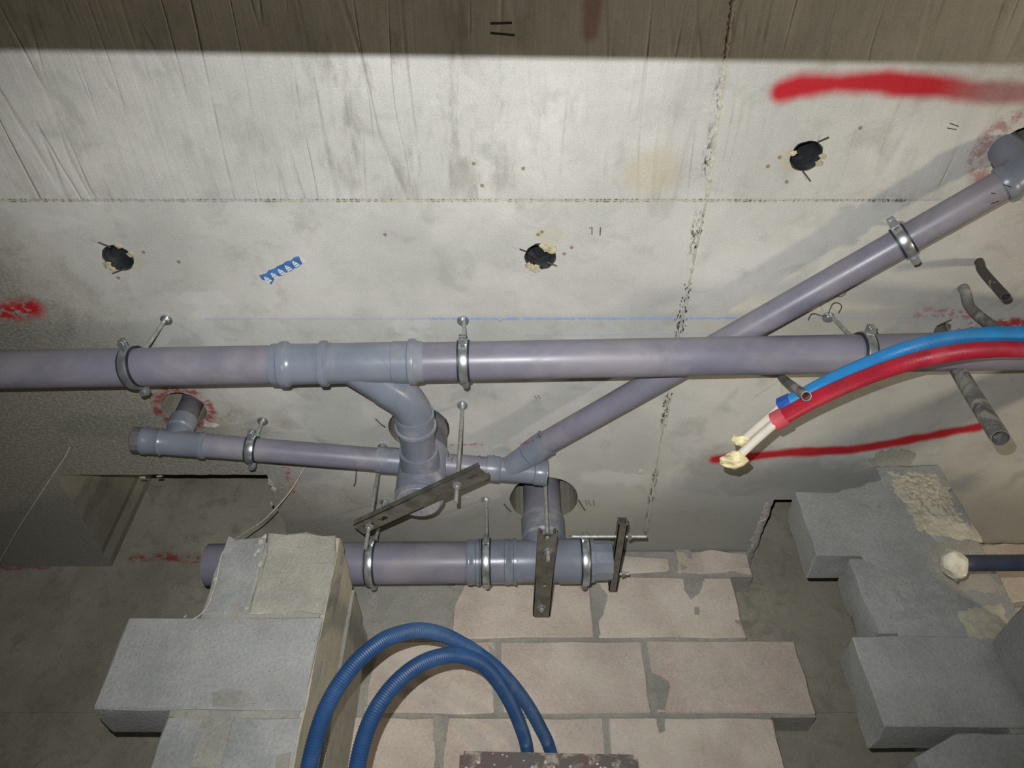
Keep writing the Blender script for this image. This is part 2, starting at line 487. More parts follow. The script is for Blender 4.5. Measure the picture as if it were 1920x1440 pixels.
M['pipe'] = m_plain('grey_pvc_pipe', lin(122, 121, 134), 0.36, 0, 0.06, 9.0, 0.0, dustc, 0.20)
M['fitting'] = m_plain('blue_grey_pvc_fitting', lin(118, 126, 138), 0.27, 0, 0.05, 9.0, 0.0, dustc, 0.20)
M['fitting_dusty'] = m_plain('dusty_pvc_fitting', lin(122, 128, 140), 0.36, 0, 0.06, 12.0, 0.0, lin(182, 172, 166), 0.62)
M['dark_pipe'] = m_plain('dark_grey_pipe', lin(92, 92, 99), 0.4, 0, 0.1, 12.0, 0, dustc, 0.25)
M['zinc'] = m_plain('bright_zinc', lin(196, 202, 204), 0.30, 0.84, 0.10, 60.0)
M['rod'] = m_plain('zinc_rod', lin(178, 180, 174), 0.45, 0.5, 0.12, 90.0, 0.3)
M['strut'] = m_plain('dull_galvanised_steel', lin(108, 108, 98), 0.55, 0.45, 0.16, 26.0, 0.15, lin(140, 130, 120), 0.45)
M['rubber'] = m_plain('black_rubber', lin(38, 44, 54), 0.5, 0, 0.1, 30.0)
M['sleeve'] = m_plain('black_plastic_sleeve', lin(52, 54, 58), 0.35, 0, 0.2, 40.0, 0, lin(110, 108, 102), 0.3)
M['foam'] = m_plain('cream_foam', lin(226, 216, 168), 0.8, 0, 0.14, 60.0, 0.6)
M['chip'] = m_plain('yellowed_mortar_chip', lin(184, 176, 146), .9, 0, .15, 80.0, .5)
M['chip2'] = m_plain('pale_mortar_chip', lin(186, 178, 168), .9, 0, .12, 60.0, .5)
M['foam_pale'] = m_plain('pale_foam', lin(206, 203, 184), 0.8, 0, 0.12, 60.0, 0.5)
M['blue'] = m_plain('bright_blue_conduit', lin(38, 128, 190), 0.42, 0, 0.07, 14.0, 0, lin(120, 160, 190), 0.15)
M['blue_tape'] = m_plain('deep_blue_end', lin(26, 80, 168), 0.45, 0, 0.06, 14.0)
M['red'] = m_plain('red_conduit', lin(164, 32, 52), 0.42, 0, 0.09, 14.0, 0, lin(190, 90, 100), 0.25)
M['red_end'] = m_plain('pale_red_end', lin(188, 78, 88), 0.45, 0, 0.12, 24.0)
M['white_pipe'] = m_plain('white_plastic_tube', lin(212, 206, 192), 0.5, 0, 0.04, 30.0)
M['hose'] = m_plain('blue_corrugated_hose', lin(34, 70, 114), 0.48, 0, 0.10, 10.0, 0, lin(100, 130, 160), 0.2)
M['navy'] = m_plain('navy_pipe', lin(66, 73, 90), 0.5, 0, 0.12, 14.0, 0, lin(110, 116, 126), 0.4)
M['stub_black'] = m_splash('black_conduit_with_mortar', lin(74, 69, 68), lin(160, 155, 144), 0.58, 0.66, 34.0)
M['stub_grey'] = m_splash('grey_conduit_with_mortar', lin(112, 112, 108), lin(158, 156, 147), 0.44, 0.62, 18.0, third=lin(92, 92, 92))
M['string'] = m_plain('pale_string', lin(196, 190, 174), 0.8, 0, 0.1, 60.0)
M['wire'] = m_plain('rusty_wire', lin(96, 80, 66), 0.6, 0.3, 0.2, 60.0)
M['board'] = m_splash('dark_board_with_mortar', lin(42, 37, 33), lin(94, 88, 80), 0.48, 0.62, 44.0, 0.7, lin(50, 31, 28))
M['splash'] = m_plain('dried_splash', lin(112, 106, 98), .9, 0, .15, 80.0, .4)
M['tape'] = m_plain('blue_tape', lin(70, 116, 176), 0.5, 0, 0.14, 60.0)
M['white_ink'] = m_plain('white_ink', lin(214, 216, 214), 0.6, 0, 0.03, 60.0)
M['ink'] = m_plain('black_marker', lin(50, 42, 52), 0.6, 0, 0.03, 60.0)
M['red_ink'] = m_plain('red_marker', lin(196, 44, 62), 0.6, 0, 0.1, 60.0)
M['pit'] = m_plain('dark_pit', lin(58, 54, 48), 0.9, 0, 0.2, 60.0)

# ------------------------------------------------------------------ structure: ceiling with its holes
def jag(a, b, n, amp, seed):
    a, b = V((a[0], a[1], 0)), V((b[0], b[1], 0))
    d = (b-a); t = V((-d.y, d.x, 0)).normalized()
    out = []
    for i in range(n):
        k = i/n
        p = a + d*k
        if i: p += t*amp*(noise.noise(V((k*n*0.7, seed, 0)))*1.4 + random.uniform(-.35, .35))
        out.append((p.x, p.y))
    return out
def ring(c, r, n=28, amp=0.0, seed=0, ph=0.0):
    return [(c[0] + math.cos(2*PI*i/n+ph)*r*(1+amp*noise.noise(V((math.cos(2*PI*i/n)*2.3, math.sin(2*PI*i/n)*2.3, seed)))*2),
             c[1] + math.sin(2*PI*i/n+ph)*r*(1+amp*noise.noise(V((math.cos(2*PI*i/n)*2.3, math.sin(2*PI*i/n)*2.3, seed)))*2)) for i in range(n)]

X0, X1, YF = -2.6, 2.6, -1.3
lA, lB = at_z(104, 890), at_z(500, 889)          # near edge of the left slot
rA = at_z(1451, 937)                             # near left corner of the right slot
rX2 = at_z(1760, 937).x
lslot = [(lA.x, BACK)] + jag((lA.x, BACK), (lA.x, lA.y), 14, .007, 1)[1:] + jag((lA.x, lA.y), (lB.x, lA.y), 26, .0015, 2) + jag((lB.x, lA.y), (lB.x+.004, BACK), 16, .006, 3) + [(lB.x+.004, BACK)]
rslot = [(rA.x, BACK)] + jag((rA.x, BACK), (rA.x, rA.y), 18, .004, 5)[1:] + jag((rA.x, rA.y), (rX2, rA.y), 12, .0015, 6) + [(rX2, rA.y), (rX2, BACK)]
outer = [(X0, YF), (X1, YF), (X1, BACK)] + list(reversed(rslot)) + list(reversed(lslot)) + [(X0, BACK)]
H = dict(left=at_z(345, 766), stack=at_z(786, 803), low=at_z(1020, 936), diag=at_z(1914, 286),
         s1=at_z(221, 484), s2=at_z(1013, 482), s3=at_z(1512, 293), d1=at_z(1767, 618))
rad = dict(left=.0525, stack=.0745, low=.0915, diag=.050, s1=.0305, s2=.0315, s3=.0295, d1=.018)
holes = [ring(H[k], rad[k], 30, .02 if k in ('left', 'stack', 'low', 'diag') else .05, i+3) for i, k in enumerate(H)]
mb = MB()
loops = [outer] + holes
flat = [V((p[0], p[1], CEIL)) for l in loops for p in l]
tri = tessellate_polygon([[V((p[0], p[1], 0)) for p in l] for l in loops])
mb.add(flat, [t for t in tri])
mb.mi = 1
def walls(loop, h, closed):
    n = len(loop)
    vs = [(p[0], p[1], CEIL) for p in loop] + [(p[0], p[1], CEIL+h) for p in loop]
    fs = [(i, (i+1) % n, n+(i+1) % n, n+i) for i in range(n if closed else n-1)]
    fs.append(tuple(n+i for i in range(n)))
    mb.add(vs, fs)
for hl, k in zip(holes, H): walls(hl, .32, True)
walls(lslot, .62, False); walls(rslot, .62, False)
mb.add([(X0, YF, CEIL+.70), (X1, YF, CEIL+.70), (X1, BACK+.12, CEIL+.70), (X0, BACK+.12, CEIL+.70)], [(0,1,2,3)])
mb.add([(X0, YF, CEIL), (X1, YF, CEIL), (X1, YF, CEIL+.70), (X0, YF, CEIL+.70)], [(0,1,2,3)])
ceiling = structure(obj('ceiling', mb, [M['ceiling'], M['cavity']], smooth=0, fixn=False))
me = ceiling.data
bm = bmesh.new(); bm.from_mesh(me)
for f in bm.faces:
    if abs(f.normal.z) > .9 and f.calc_center_median().z < CEIL+.001 and f.normal.z > 0: f.normal_flip()
bm.to_mesh(me); bm.free()

# raised mortar fins where the formwork sheets met
def fin(pts, w, hgt, seed, mat=M['mortar_cream']):
    mb = MB()
    for i, (a, b) in enumerate(zip(pts, pts[1:])):
        pass
    n = len(pts)
    vs, fs = [], []
    for i, p in enumerate(pts):
        t = (pts[min(i+1, n-1)] - pts[max(i-1, 0)]).normalized()
        sd = V((t.y, -t.x, 0))
        k = max(0.08, .5 + 1.1*noise.noise(V((i*0.35, seed, 0))))
        j = sd*noise.noise(V((i*0.5, seed+9, 0)))*w*0.7
        for q in (-1, -.4, .4, 1):
            vs.append(p + j + sd*w*q*(.5+.5*k) + V((0, 0, .0015 if abs(q) == 1 else -hgt*k)))
    for i in range(n-1):
        for q in range(3): fs.append((i*4+q, i*4+q+1, i*4+q+5, i*4+q+4))
    mb.add(vs, fs)
    return obj('mortar_ridge', mb, mat, ceiling, 60)
def lerp_pts(a, b, n): return [a + (b-a)*(i/n) for i in range(n+1)]
fin(lerp_pts(at_z(1375, 0), at_z(1325, 378), 110), .0055, .0040, 1)
fin(lerp_pts(at_z(1324, 380), at_z(1270, 640), 80), .0038, .0034, 2)
fin(lerp_pts(at_z(1262, 690), at_z(1212, 990), 70), .0032, .0028, 3)
fin(lerp_pts(V((-1.15, .7195, CEIL)), at_z(1325, 376), 150), .0018, .0024, 4)
fin(lerp_pts(at_z(1325, 376), at_z(1490, 374), 30), .0014, .0012, 5)
# dark pits beside the joint
mb = MB()
rp_ = random.Random(4)
def joint_x(py):
    for (xa, ya), (xb, yb) in (((1375, 0), (1325, 378)), ((1325, 378), (1270, 640)), ((1270, 640), (1212, 990))):
        if ya <= py <= yb: return xa + (xb-xa)*(py-ya)/(yb-ya)
    return 1212
for y0, y1, n, w in ((400, 470, 26, 2.5), (530, 565, 26, 7), (565, 625, 46, 9), (735, 800, 24, 4), (880, 894, 8, 4), (5, 110, 34, 2.5)):
    for i in range(n):
        py = rp_.uniform(y0, y1)
        p = at_z(joint_x(py) + rp_.gauss(-1, w*.6), py)
        mb.blob(p, rp_.uniform(.0009, .0024), i, 1, .6, (.7, 2.2, .25))
po = obj('surface_pits', mb, M['pit'], ceiling); po['kind'] = 'stuff'
# nail-plate marks pressed in the board strip and small pencil marks
def stroke(parent, pts, w, mat, name, n=5):
    return obj(name, MB().sweep(pts, w, n), mat, parent)
for a, b in (((921, 44), (960, 43)), ((921, 62), (965, 66))):
    stroke(ceiling, [at_z(*a), at_z(*b)], .0022, M['pit'], 'nail_mark')
for pts in (((1105, 428), (1110, 426), (1110, 440)), ((1126, 426), (1125, 442)), ((1776, 240), (1793, 243)), ((1781, 231), (1797, 237)), ((1098, 938), (1100, 948), (1104, 938), (1108, 948)), ((1113, 938), (1114, 948)), ((1002, 742), (1006, 748), (1010, 741), (1013, 748))):
    stroke(ceiling, [at_z(*p) for p in pts], .0010, M['ink'], 'pencil_mark')
# a flat smear of mortar where the right pier meets the ceiling
mb = MB()
cs = at_z(1676, 852)
n = 26
out2 = [(cs.x + math.cos(2*PI*i/n)*.055*(1+.5*noise.noise(V((i*.6, 2, 0)))), cs.y + .012 + math.sin(2*PI*i/n)*.036*(1+.5*noise.noise(V((i*.6, 5, 0))))) for i in range(n)]
mb.plate(out2, [], .006, Matrix.Translation((0, 0, CEIL-.005)))
obj('mortar_smear', mb, M['mortar'], ceiling, 30)

for i, (px, py, r, sx, sy) in enumerate(((396, 797, 9, 1.5, .8), (389, 793, 6, 1.2, 1), (507, 905, 6, .8, 1.6), (513, 917, 5, 1, 1.2), (1201, 885, 7, 1, 1), (938, 600, 3, 1, 1), (509, 945, 4, .7, 1.8), (299, 893, 4, 1.4, .6), (268, 895, 4, 1.4, .6), (875, 933, 5, 1, .9))):
    p = at_z(px, py)
    obj('mortar_chip', MB().blob(p, r*.0013, i+20, 2, .5, (sx, sy, .35)), M['chip2'], ceiling, 25)
for i in range(26):
    t = i/25
    p = at_z(1447 - 36*t, 944 + 98*t) + V((-.010 + random.uniform(-.006, .004), 0, 0))
    obj('mortar_chip', MB().blob(p, random.uniform(.005, .010), i+50, 1, .5, (1, 1.5, .3)), M['chip2'], ceiling, 25)

# an unseen overhead beam, added so its edge cuts the flash off
ZL = 0.355
def under(px, py):
    s = at_z(px, py); t = (ZL - FLASH.z)/(CEIL - FLASH.z)
    return FLASH + (s - FLASH)*t
a, b = under(0, 95), under(1920, 122)
k = (b.y-a.y)/(b.x-a.x)
mb = MB()
xs = (-1.6, 1.6)
f0 = [V((x, a.y + (x-a.x)*k, 0)) for x in xs]
vsx = []
for z in (ZL, CEIL):
    vsx += [(f0[0].x, f0[0].y, z), (f0[1].x, f0[1].y, z), (f0[1].x, f0[1].y-.22, z), (f0[0].x, f0[0].y-.22, z)]
mb.add(vsx, [(3,2,1,0), (4,5,6,7), (0,1,5,4), (1,2,6,5), (2,3,7,6), (3,0,4,7)])
structure(obj('light_blocker_1', mb, M['back'], smooth=0))

# back wall, floor
mb = MB()
JZ = at_y(80, 1336, BACK).z
mb.box((X0, BACK, FLOOR), (X1, BACK+.2, JZ-.0008)); mb.box((X0, BACK+.002, JZ-.0008), (X1, BACK+.2, JZ+.0008)); mb.box((X0, BACK, JZ+.0008), (X1, BACK+.2, CEIL+.70))
wall_back = structure(obj('wall_back', mb, M['back'], smooth=0))
structure(obj('floor', MB().box((X0, YF, FLOOR-.1), (X1, BACK+.2, FLOOR)), M['floor'], smooth=0))

# ------------------------------------------------------------------ block walls
def block(parent, lo, hi, mat, seed, wear=.0016, name='concrete_block', round_=0.0):
    lo, hi = V(lo), V(hi)
    sz = hi-lo; ctr = (lo+hi)/2
    bm = bmesh.new(); bmesh.ops.create_cube(bm, size=1.0)
    for v in bm.verts: v.co = V((v.co.x*sz.x, v.co.y*sz.y, v.co.z*sz.z))
    bmesh.ops.subdivide_edges(bm, edges=bm.edges[:], cuts=3, use_grid_fill=True)
    ed = [e for e in bm.edges if e.calc_face_angle(0) > 1.0]
    bmesh.ops.bevel(bm, geom=ed, offset=.0035, segments=1, affect='EDGES')
    for v in bm.verts:
        q = v.co*28 + V((seed*2.3, seed*5.1, seed))
        edge = sum(1 for i in range(3) if abs(abs(v.co[i]) - sz[i]/2) < .006)
        k = wear*(2.2 if edge > 1 else .5)
        d = noise.noise_vector(q)*k
        if edge > 1: d -= V([math.copysign(abs(noise.noise(q*1.7+V((3,1,2))))*k*1.0, v.co[i]) if abs(abs(v.co[i])-sz[i]/2) < .006 else 0 for i in range(3)])
        if round_:
            ax = max(0, abs(v.co.z)/(sz.z/2) - .45)
            if v.co.x*round_ > 0: v.co.x -= math.copysign(abs(round_)*ax*ax*3, v.co.x)*abs(v.co.x)/(sz.x/2)
        v.co += d
    idx = {v: i for i, v in enumerate(bm.verts)}
    mb = MB()
    mb.add([ctr + v.co for v in bm.verts], [tuple(idx[v] for v in f.verts) for f in bm.faces])
    bm.free()
    return obj(name, mb, mat, parent, 14, loc=ctr - wloc(parent))

def smear(parent, pts, y, t=.003, mat=None, seed=0):
    """a trowelled mortar smear on a wall facing -Y: outline given in (x, z)"""
    pp = []
    n = len(pts)
    for i in range(n):
        a, b = V((pts[i][0], pts[i][1], 0)), V((pts[(i+1) % n][0], pts[(i+1) % n][1], 0))
        for k in range(7):
            p = a + (b-a)*(k/7)
            p += V((noise.noise(p*60+V((seed, 0, 0)))+.5*noise.noise(p*160+V((seed, 3, 0))), noise.noise(p*60+V((0, seed, 5)))+.5*noise.noise(p*160+V((3, seed, 0))), 0))*.003
            pp.append((p.x, p.y))
    Mx = Matrix(((1,0,0,0), (0,0,-1,y), (0,1,0,0), (0,0,0,1)))
    return obj('mortar_smear', MB().plate(pp, [], t, Mx), mat or M['mortar'], parent, 30)
def smear_px(parent, px, Y, t=.003, mat=None, seed=0):
    return smear(parent, [(at_y(a, b, Y).x, at_y(a, b, Y).z) for a, b in px], Y, t, mat, seed)

ZC = [.622, .822, 1.022, 1.217]
LOWZ = [.622 - .2*i for i in range(0, 11)]

# --- middle wall of beige blocks, against the back wall
YM = 1.842
wm = structure(bpy.data.objects.new('wall_middle', None)); wm.location = (0.1, YM, FLOOR); C.objects.link(wm)
xl = at_y(600, 1240, 1.60).x - .02
def xm(px, py): return at_y(px, py, YM).x
rows = [
    (ZC[3]+.004, CEIL-.004, [xl, xm(700,1050)-.2, xm(860, 1050), xm(1265, 1055), xm(1408, 1058)], .010, [0, 0, 0, 1]),
    (ZC[2]+.003, ZC[3]-.006, [xl, xm(846, 1130), xm(1112, 1130), xm(1384, 1130)], .010, [1, 0, 0]),
    (ZC[1]+.003, ZC[2]-.006, [xl, xm(700,1270)-.02, xm(932, 1270), xm(1216, 1270), xm(1511, 1270)], .010, [0, 0, 0, 0]),
    (ZC[0]+.003, ZC[1]-.006, [xl, xm(822, 1390), xm(1139, 1390), xm(1459, 1390)], .010, [0, 0, 0]),
]
sd = 1
xr_odd, xr_even = xm(1511, 1270), xm(1459, 1390)
for i in range(9):
    z1 = ZC[0] - .006 - .2*i; z0 = z1 - .191
    if z0 < FLOOR: z0 = FLOOR
    xr = xr_odd if i % 2 == 0 else xr_even
    xs = [xr]
    while xs[-1] - .4 > xl: xs.append(xs[-1] - .4)
    if xs[-1] - xl > .05: xs.append(xl)
    rows.append((z0, z1, list(reversed(xs)), .010, None))
zlast = rows[-1][0]
if zlast > FLOOR + .03:
    rows.append((FLOOR, zlast - .009, [xl, xl+.2, xl+.6, xr_even], .010, None))
for z0, z1, xs, gap, kinds in rows:
    for i in range(len(xs)-1):
        a = xs[i] + (gap/2 if i else 0); b = xs[i+1] - (gap/2 if i < len(xs)-2 else 0)
        if z0 > ZC[3] and i < len(xs)-2: b -= .008
        if b - a < .02: continue
        m_ = M['block_olive'] if (kinds and kinds[i] == 1 and z0 < ZC[3] and z0 > 1.0) else M['block_warm']
        block(wm, (a, YM - random.uniform(.0008, .003), z0), (b, BACK - .004, z1), m_, sd, .0045 if z0 > ZC[3] else .0018)
        sd += 1
mb = MB()
for z0, z1, xs, gap, kinds in rows:
    mb.box((xs[0], YM+.0020, z0-(.0088 if z0 < ZC[3] else .0095)), (xs[-1]-.004, BACK-.006, z1-.0002))
obj('mortar_joints', mb, M['mortar'], wm, 0)
smear_px(wm, ((1208, 1202), (1216, 1204), (1224, 1230), (1248, 1262), (1256, 1290), (1248, 1325), (1246, 1370), (1236, 1376), (1228, 1345), (1220, 1338)), YM-.0005, .0016, seed=1)
smear_px(wm, ((1264, 1030), (1294, 1032), (1304, 1070), (1318, 1092), (1312, 1112), (1296, 1124), (1284, 1110), (1278, 1070)), YM-.0005, .0016, seed=2)
smear_px(wm, ((1104, 1096), (1122, 1094), (1140, 1118), (1132, 1148), (1122, 1168), (1126, 1192), (1116, 1192), (1112, 1150)), YM-.0005, .0016, seed=3)
smear_px(wm, ((842, 1104), (872, 1098), (856, 1130), (846, 1160), (830, 1190), (812, 1188), (826, 1150)), YM-.0005, .0016, seed=4)
smear_px(wm, ((812, 1342), (842, 1340), (838, 1380), (830, 1440), (806, 1440), (812, 1390)), YM-.0005, .0016, seed=5)
smear_px(wm, ((916, 1200), (936, 1198), (940, 1250), (944, 1338), (926, 1342), (924, 1290)), YM-.0005, .0016, seed=6)
smear_px(wm, ((676, 1108), (706, 1100), (710, 1200), (690, 1300), (680, 1440), (660, 1440), (672, 1250)), YM-.0005, .0016, seed=7)
smear_px(wm, ((1300, 1140), (1310, 1138), (1312, 1152), (1303, 1154)), YM-.001, .002, seed=8)

# --- left pillar: toothed grey blocks in front, its jamb running back to the middle wall
YL = 1.395
wl = structure(bpy.data.objects.new('wall_left', None)); wl.location = (-.5, YL, FLOOR); C.objects.link(wl)
XR = at_y(590, 1240, YL).x
XT = at_y(398, 1085, YL).x
XP = at_y(203, 1250, YL).x
XB = at_y(293, 1390, YL).x
ZT = at_y(520, 1001, YL).z
XJ = at_y(484, 1080, YL).x
block(wl, (XT, YL, .829), (XJ-.004, YL+.108, ZT-.004), M['block_grey'], 60, .0040)
block(wl, (XJ+.001, YL-.002, .829), (XR-.001, YL+.108, ZT+.003), M['block_cream'], 59, .0040)
block(wl, (XP, YL-.002, .632), (XR-.002, YL+.108, .822), M['block_grey'], 61, .0016)
block(wl, (XB, YL+.002, .435), (XR-.001, YL+.108, .624), M['block_grey'], 62, .004)
for i in range(10):
    z1 = .428 - .2*i; z0 = max(z1-.192, FLOOR)
    if z1 - z0 < .03: break
    block(wl, (XP if i % 2 == 0 else XB, YL, z0), (XR-.004, YL+.108, z1), M['block_grey'], 63+i)
# rear half of the pillar and the return to the middle wall
for i in range(11):
    z1 = (ZT-.004) if i == 0 else 1.022 - .2*i - .006
    z0 = max(1.022 - .2*(i+1) + .003, FLOOR)
    if z1 - z0 < .03: break
    block(wl, (XR-.19, YL+.114, z0), (XR-.006, YL+.200, z1), M['block_olive'], 80+i, .003)
    block(wl, (XR-.16, YL+.212, z0), (XR+.001, YM-.004, z1-.004), M['block_olive'], 100+i, .003)
mb = MB()
mb.box((XR-.25, YL+.005, FLOOR), (XR-.010, YL+.10, ZT-.02)); mb.box((XR-.17, YL+.02, FLOOR), (XR-.012, YL+.19, ZT-.02))
obj('mortar_joints', mb, M['mortar'], wl, 0)
# cream render smeared over the jamb, with the crack between its two halves
def jamb(y0, y1, x, z0, z1, seed, mat):
    mb = MB(); ny, nz = 8, 34
    vs, fs = [], []
    for j in range(nz+1):
        for i in range(ny+1):
            yy = y0 + (y1-y0)*i/ny; zz = z0 + (z1-z0)*j/nz
            e = noise.noise(V((yy*30, zz*14, seed)))*.0035 + noise.noise(V((yy*90, zz*60, seed)))*.0015
            if i in (0, ny): yy += noise.noise(V((zz*18, seed, i)))*.006
            if j == nz: zz += noise.noise(V((yy*40, seed, 1)))*.008
            vs.append((x + e, yy, zz))
    for j in range(nz):
        for i in range(ny): fs.append((j*(ny+1)+i, j*(ny+1)+i+1, (j+1)*(ny+1)+i+1, (j+1)*(ny+1)+i))
    k = len(vs)
    vs2 = [(v[0]-.009, v[1], v[2]) for v in vs]
    fs2 = [tuple(k+q for q in reversed(f)) for f in fs]
    bd = [i for i in range(ny+1)] + [j*(ny+1)+ny for j in range(1, nz+1)] + [nz*(ny+1)+i for i in range(ny-1, -1, -1)] + [j*(ny+1) for j in range(nz-1, 0, -1)]
    fs3 = [(bd[i], bd[(i+1) % len(bd)], k+bd[(i+1) % len(bd)], k+bd[i]) for i in range(len(bd))]
    mb.add(vs + vs2, fs + fs2 + fs3)
    return obj('mortar_render', mb, mat, wl, 50)
jamb(YL+.008, YL+.196, XR-.001, FLOOR, ZT-.006, 3, M['mortar_cream'])
jamb(YL+.206, YM-.002, XR+.005, FLOOR, ZT-.012, 8, M['mortar'])
for i, (px, py, r) in enumerate(((490, 1016, 6), (484, 1032, 5), (488, 1058, 5), (478, 1040, 4), (496, 1006, 5), (463, 1140, 4), (595, 1132, 5), (404, 1086, 4), (347, 1156, 3))):
    obj('mortar_crumb', MB().blob(at_y(px, py, YL-.001), r*.001, i, 1, .4, (1, .5, 1.4)), M['mortar_cream'], wl)
smear_px(wl, ((396, 1300), (430, 1290), (470, 1300), (486, 1316), (440, 1326), (400, 1322)), YL-.0035, .0006, mat=M['block_olive'], seed=11)
smear_px(wl, ((400, 1350), (440, 1344), (424, 1400), (412, 1440), (356, 1440), (372, 1390)), YL-.001, .0012, mat=M['block_olive'], seed=12)

# --- right pier of toothed grey blocks
YR = 1.47
wr = structure(bpy.data.objects.new('wall_right', None)); wr.location = (1.1, YR, FLOOR); C.objects.link(wr)
XE = at_y(1806, 951, YR).x
def xr_(px, py): return at_y(px, py, YR).x
prow = [(1.220, CEIL-.002, xr_(1648, 885)), (1.026, 1.213, xr_(1511, 980)), (.828, 1.019, xr_(1618, 1120)), (.632, .821, xr_(1628, 1280)), (.435, .625, xr_(1712, 1410))]
for i in range(10):
    z1 = .428 - .2*i; z0 = max(z1-.192, FLOOR)
    if z1 - z0 > .03: prow.append((z0, z1, xr_(1628, 1280) if i % 2 == 0 else xr_(1618, 1120)))
for i, (z0, z1, xa) in enumerate(prow):
    xs = [xa]
    while XE - xs[-1] > .42: xs.append(xs[-1] + (.4 if i % 2 else .3))
    xs.append(XE)
    for k in range(len(xs)-1):
        a = xs[k] + (.004 if k else 0); b = xs[k+1] - (.004 if k < len(xs)-2 else 0)
        block(wr, (a, YR + random.uniform(-.002, .002), z0), (b, YR+.100, z1), M['block_shaded'], 130+i*4+k, .0022 if i != 2 else .004, round_=(-.11 if (i == 4 and k == 0) else 0.0))
for i in range(14):                                        # unseen return of the pier, added to keep lamplight off the back wall
    z1 = CEIL - .004 - .2*i; z0 = max(z1-.19, FLOOR)
    if z1-z0 < .03: break
    block(wr, (XE-.115, YR+.106, z0), (XE-.012, BACK-.006, z1), M['block_shaded'], 400+i, .002)
obj('mortar_joints', MB().box((XE-.110, YR+.110, FLOOR), (XE-.018, BACK-.010, CEIL-.006)), M['mortar'], wr, 0)
obj('mortar_joints', MB().box((xr_(1720, 1000), YR+.006, FLOOR), (XE-.008, YR+.094, CEIL-.004)), M['mortar'], wr, 0)
# mortar trowelled roughly over its right half
def rough_patch(parent, quad, Y, nx, nz, amp, seed, mat, base=.004, name='rough_mortar', fade=True):
    mb = MB(); vs, fs = [], []
    P = [at_y(px, py, Y) for px, py in quad]
    for j in range(nz+1):
        for i in range(nx+1):
            u, w = i/nx, j/nz
            p = (P[0]*(1-u) + P[1]*u)*(1-w) + (P[3]*(1-u) + P[2]*u)*w
            e = min(u, 1-u, w, 1-w)*4; e = min(1, e) if fade else 1
            q = V((p.x*42, p.z*42, seed))
            h = base + amp*(abs(noise.noise(q))*1.2 + abs(noise.noise(q*2.3))*.8 + noise.noise(q*5)*.35)
            p = p + V((noise.noise(q*1.3+V((9,0,0)))*.008*(1-e), 0, noise.noise(q*1.3+V((0,9,0)))*.008*(1-e)))
            vs.append((p.x, Y + .003 - h*e, p.z))
    for j in range(nz):
        for i in range(nx): fs.append((j*(nx+1)+i, j*(nx+1)+i+1, (j+1)*(nx+1)+i+1, (j+1)*(nx+1)+i))
    mb.add(vs, fs)
    return obj(name, mb, mat, parent, 60)
rough_patch(wr, ((1562, 924), (1715, 880), (1862, 1215), (1700, 1225)), YR-.0015, 16, 40, .0022, 9, M['block_shaded'], .0015)
rough_patch(wr, ((1652, 872), (1752, 878), (1846, 1014), (1712, 1004)), YR-.001, 48, 70, .010, 2, M['mortar_cream'])  # the cream tone paints in the lamplit strip
rough_patch(wr, ((1716, 1010), (1836, 1012), (1888, 1110), (1772, 1130)), YR-.001, 18, 16, .0025, 4, M['mortar'])
rough_patch(wr, ((1778, 1138), (1880, 1130), (1900, 1190), (1830, 1220)), YR-.001, 18, 14, .006, 6, M['mortar_cream'])  # cream again, for the painted lamplight lower down

# --- low block wall at the right, running from the pier towards the camera
kn = at_y(1854, 1204, YR)
ws = structure(bpy.data.objects.new('wall_side', None)); ws.location = (kn.x, 1.0, FLOOR); C.objects.link(ws)
for i in range(12):
    z1 = kn.z - .2*i; z0 = max(z1-.192, FLOOR)
    if z1 - z0 < .03: break
    ys = [YR-.006, YR-.10 if i % 2 else YR-.19, YR-.27]
    for k in range(2):
        block(ws, (kn.x, ys[k+1]+.008, z0), (kn.x+.1, ys[k], z1), M['block_shaded'], 220+i*3+k, .0025)
obj('mortar_joints', MB().box((kn.x+.006, YR-.255, FLOOR), (kn.x+.094, YR-.008, kn.z-.01)), M['mortar'], ws, 0)

# an unseen slim post, added at the right to shade part of the pier
structure(obj('light_blocker_2', MB().box((1.21, 1.075, FLOOR), (1.31, 1.144, CEIL)), M['back'], smooth=0))

# --- blockwork beyond the pier, at the far right
YQ = 1.80
wf = structure(bpy.data.objects.new('wall_far_right', None)); wf.location = (1.8, YQ, FLOOR); C.objects.link(wf)
xq = at_y(1838, 1030, YQ).x
for i in range(14):
    z1 = CEIL - .004 - .2*i; z0 = max(z1-.19, FLOOR)
    if z1-z0 < .03: break
    xs = [xq + (0 if i % 2 else .0), xq + (.16 if i % 2 == 0 else .36)]
    while xs[-1] < X1 - .5: xs.append(xs[-1]+.4)
    xs.append(X1)
    for k in range(len(xs)-1):
        block(wf, (xs[k]+(.005 if k else 0), YQ, z0), (xs[k+1]-.005, YQ+.1, z1), M['block_warm'], 300+i*6+k, .003)
obj('mortar_joints', MB().box((xq+.006, YQ+.006, FLOOR), (X1-.01, YQ+.094, CEIL-.004)), M['mortar'], wf, 0)

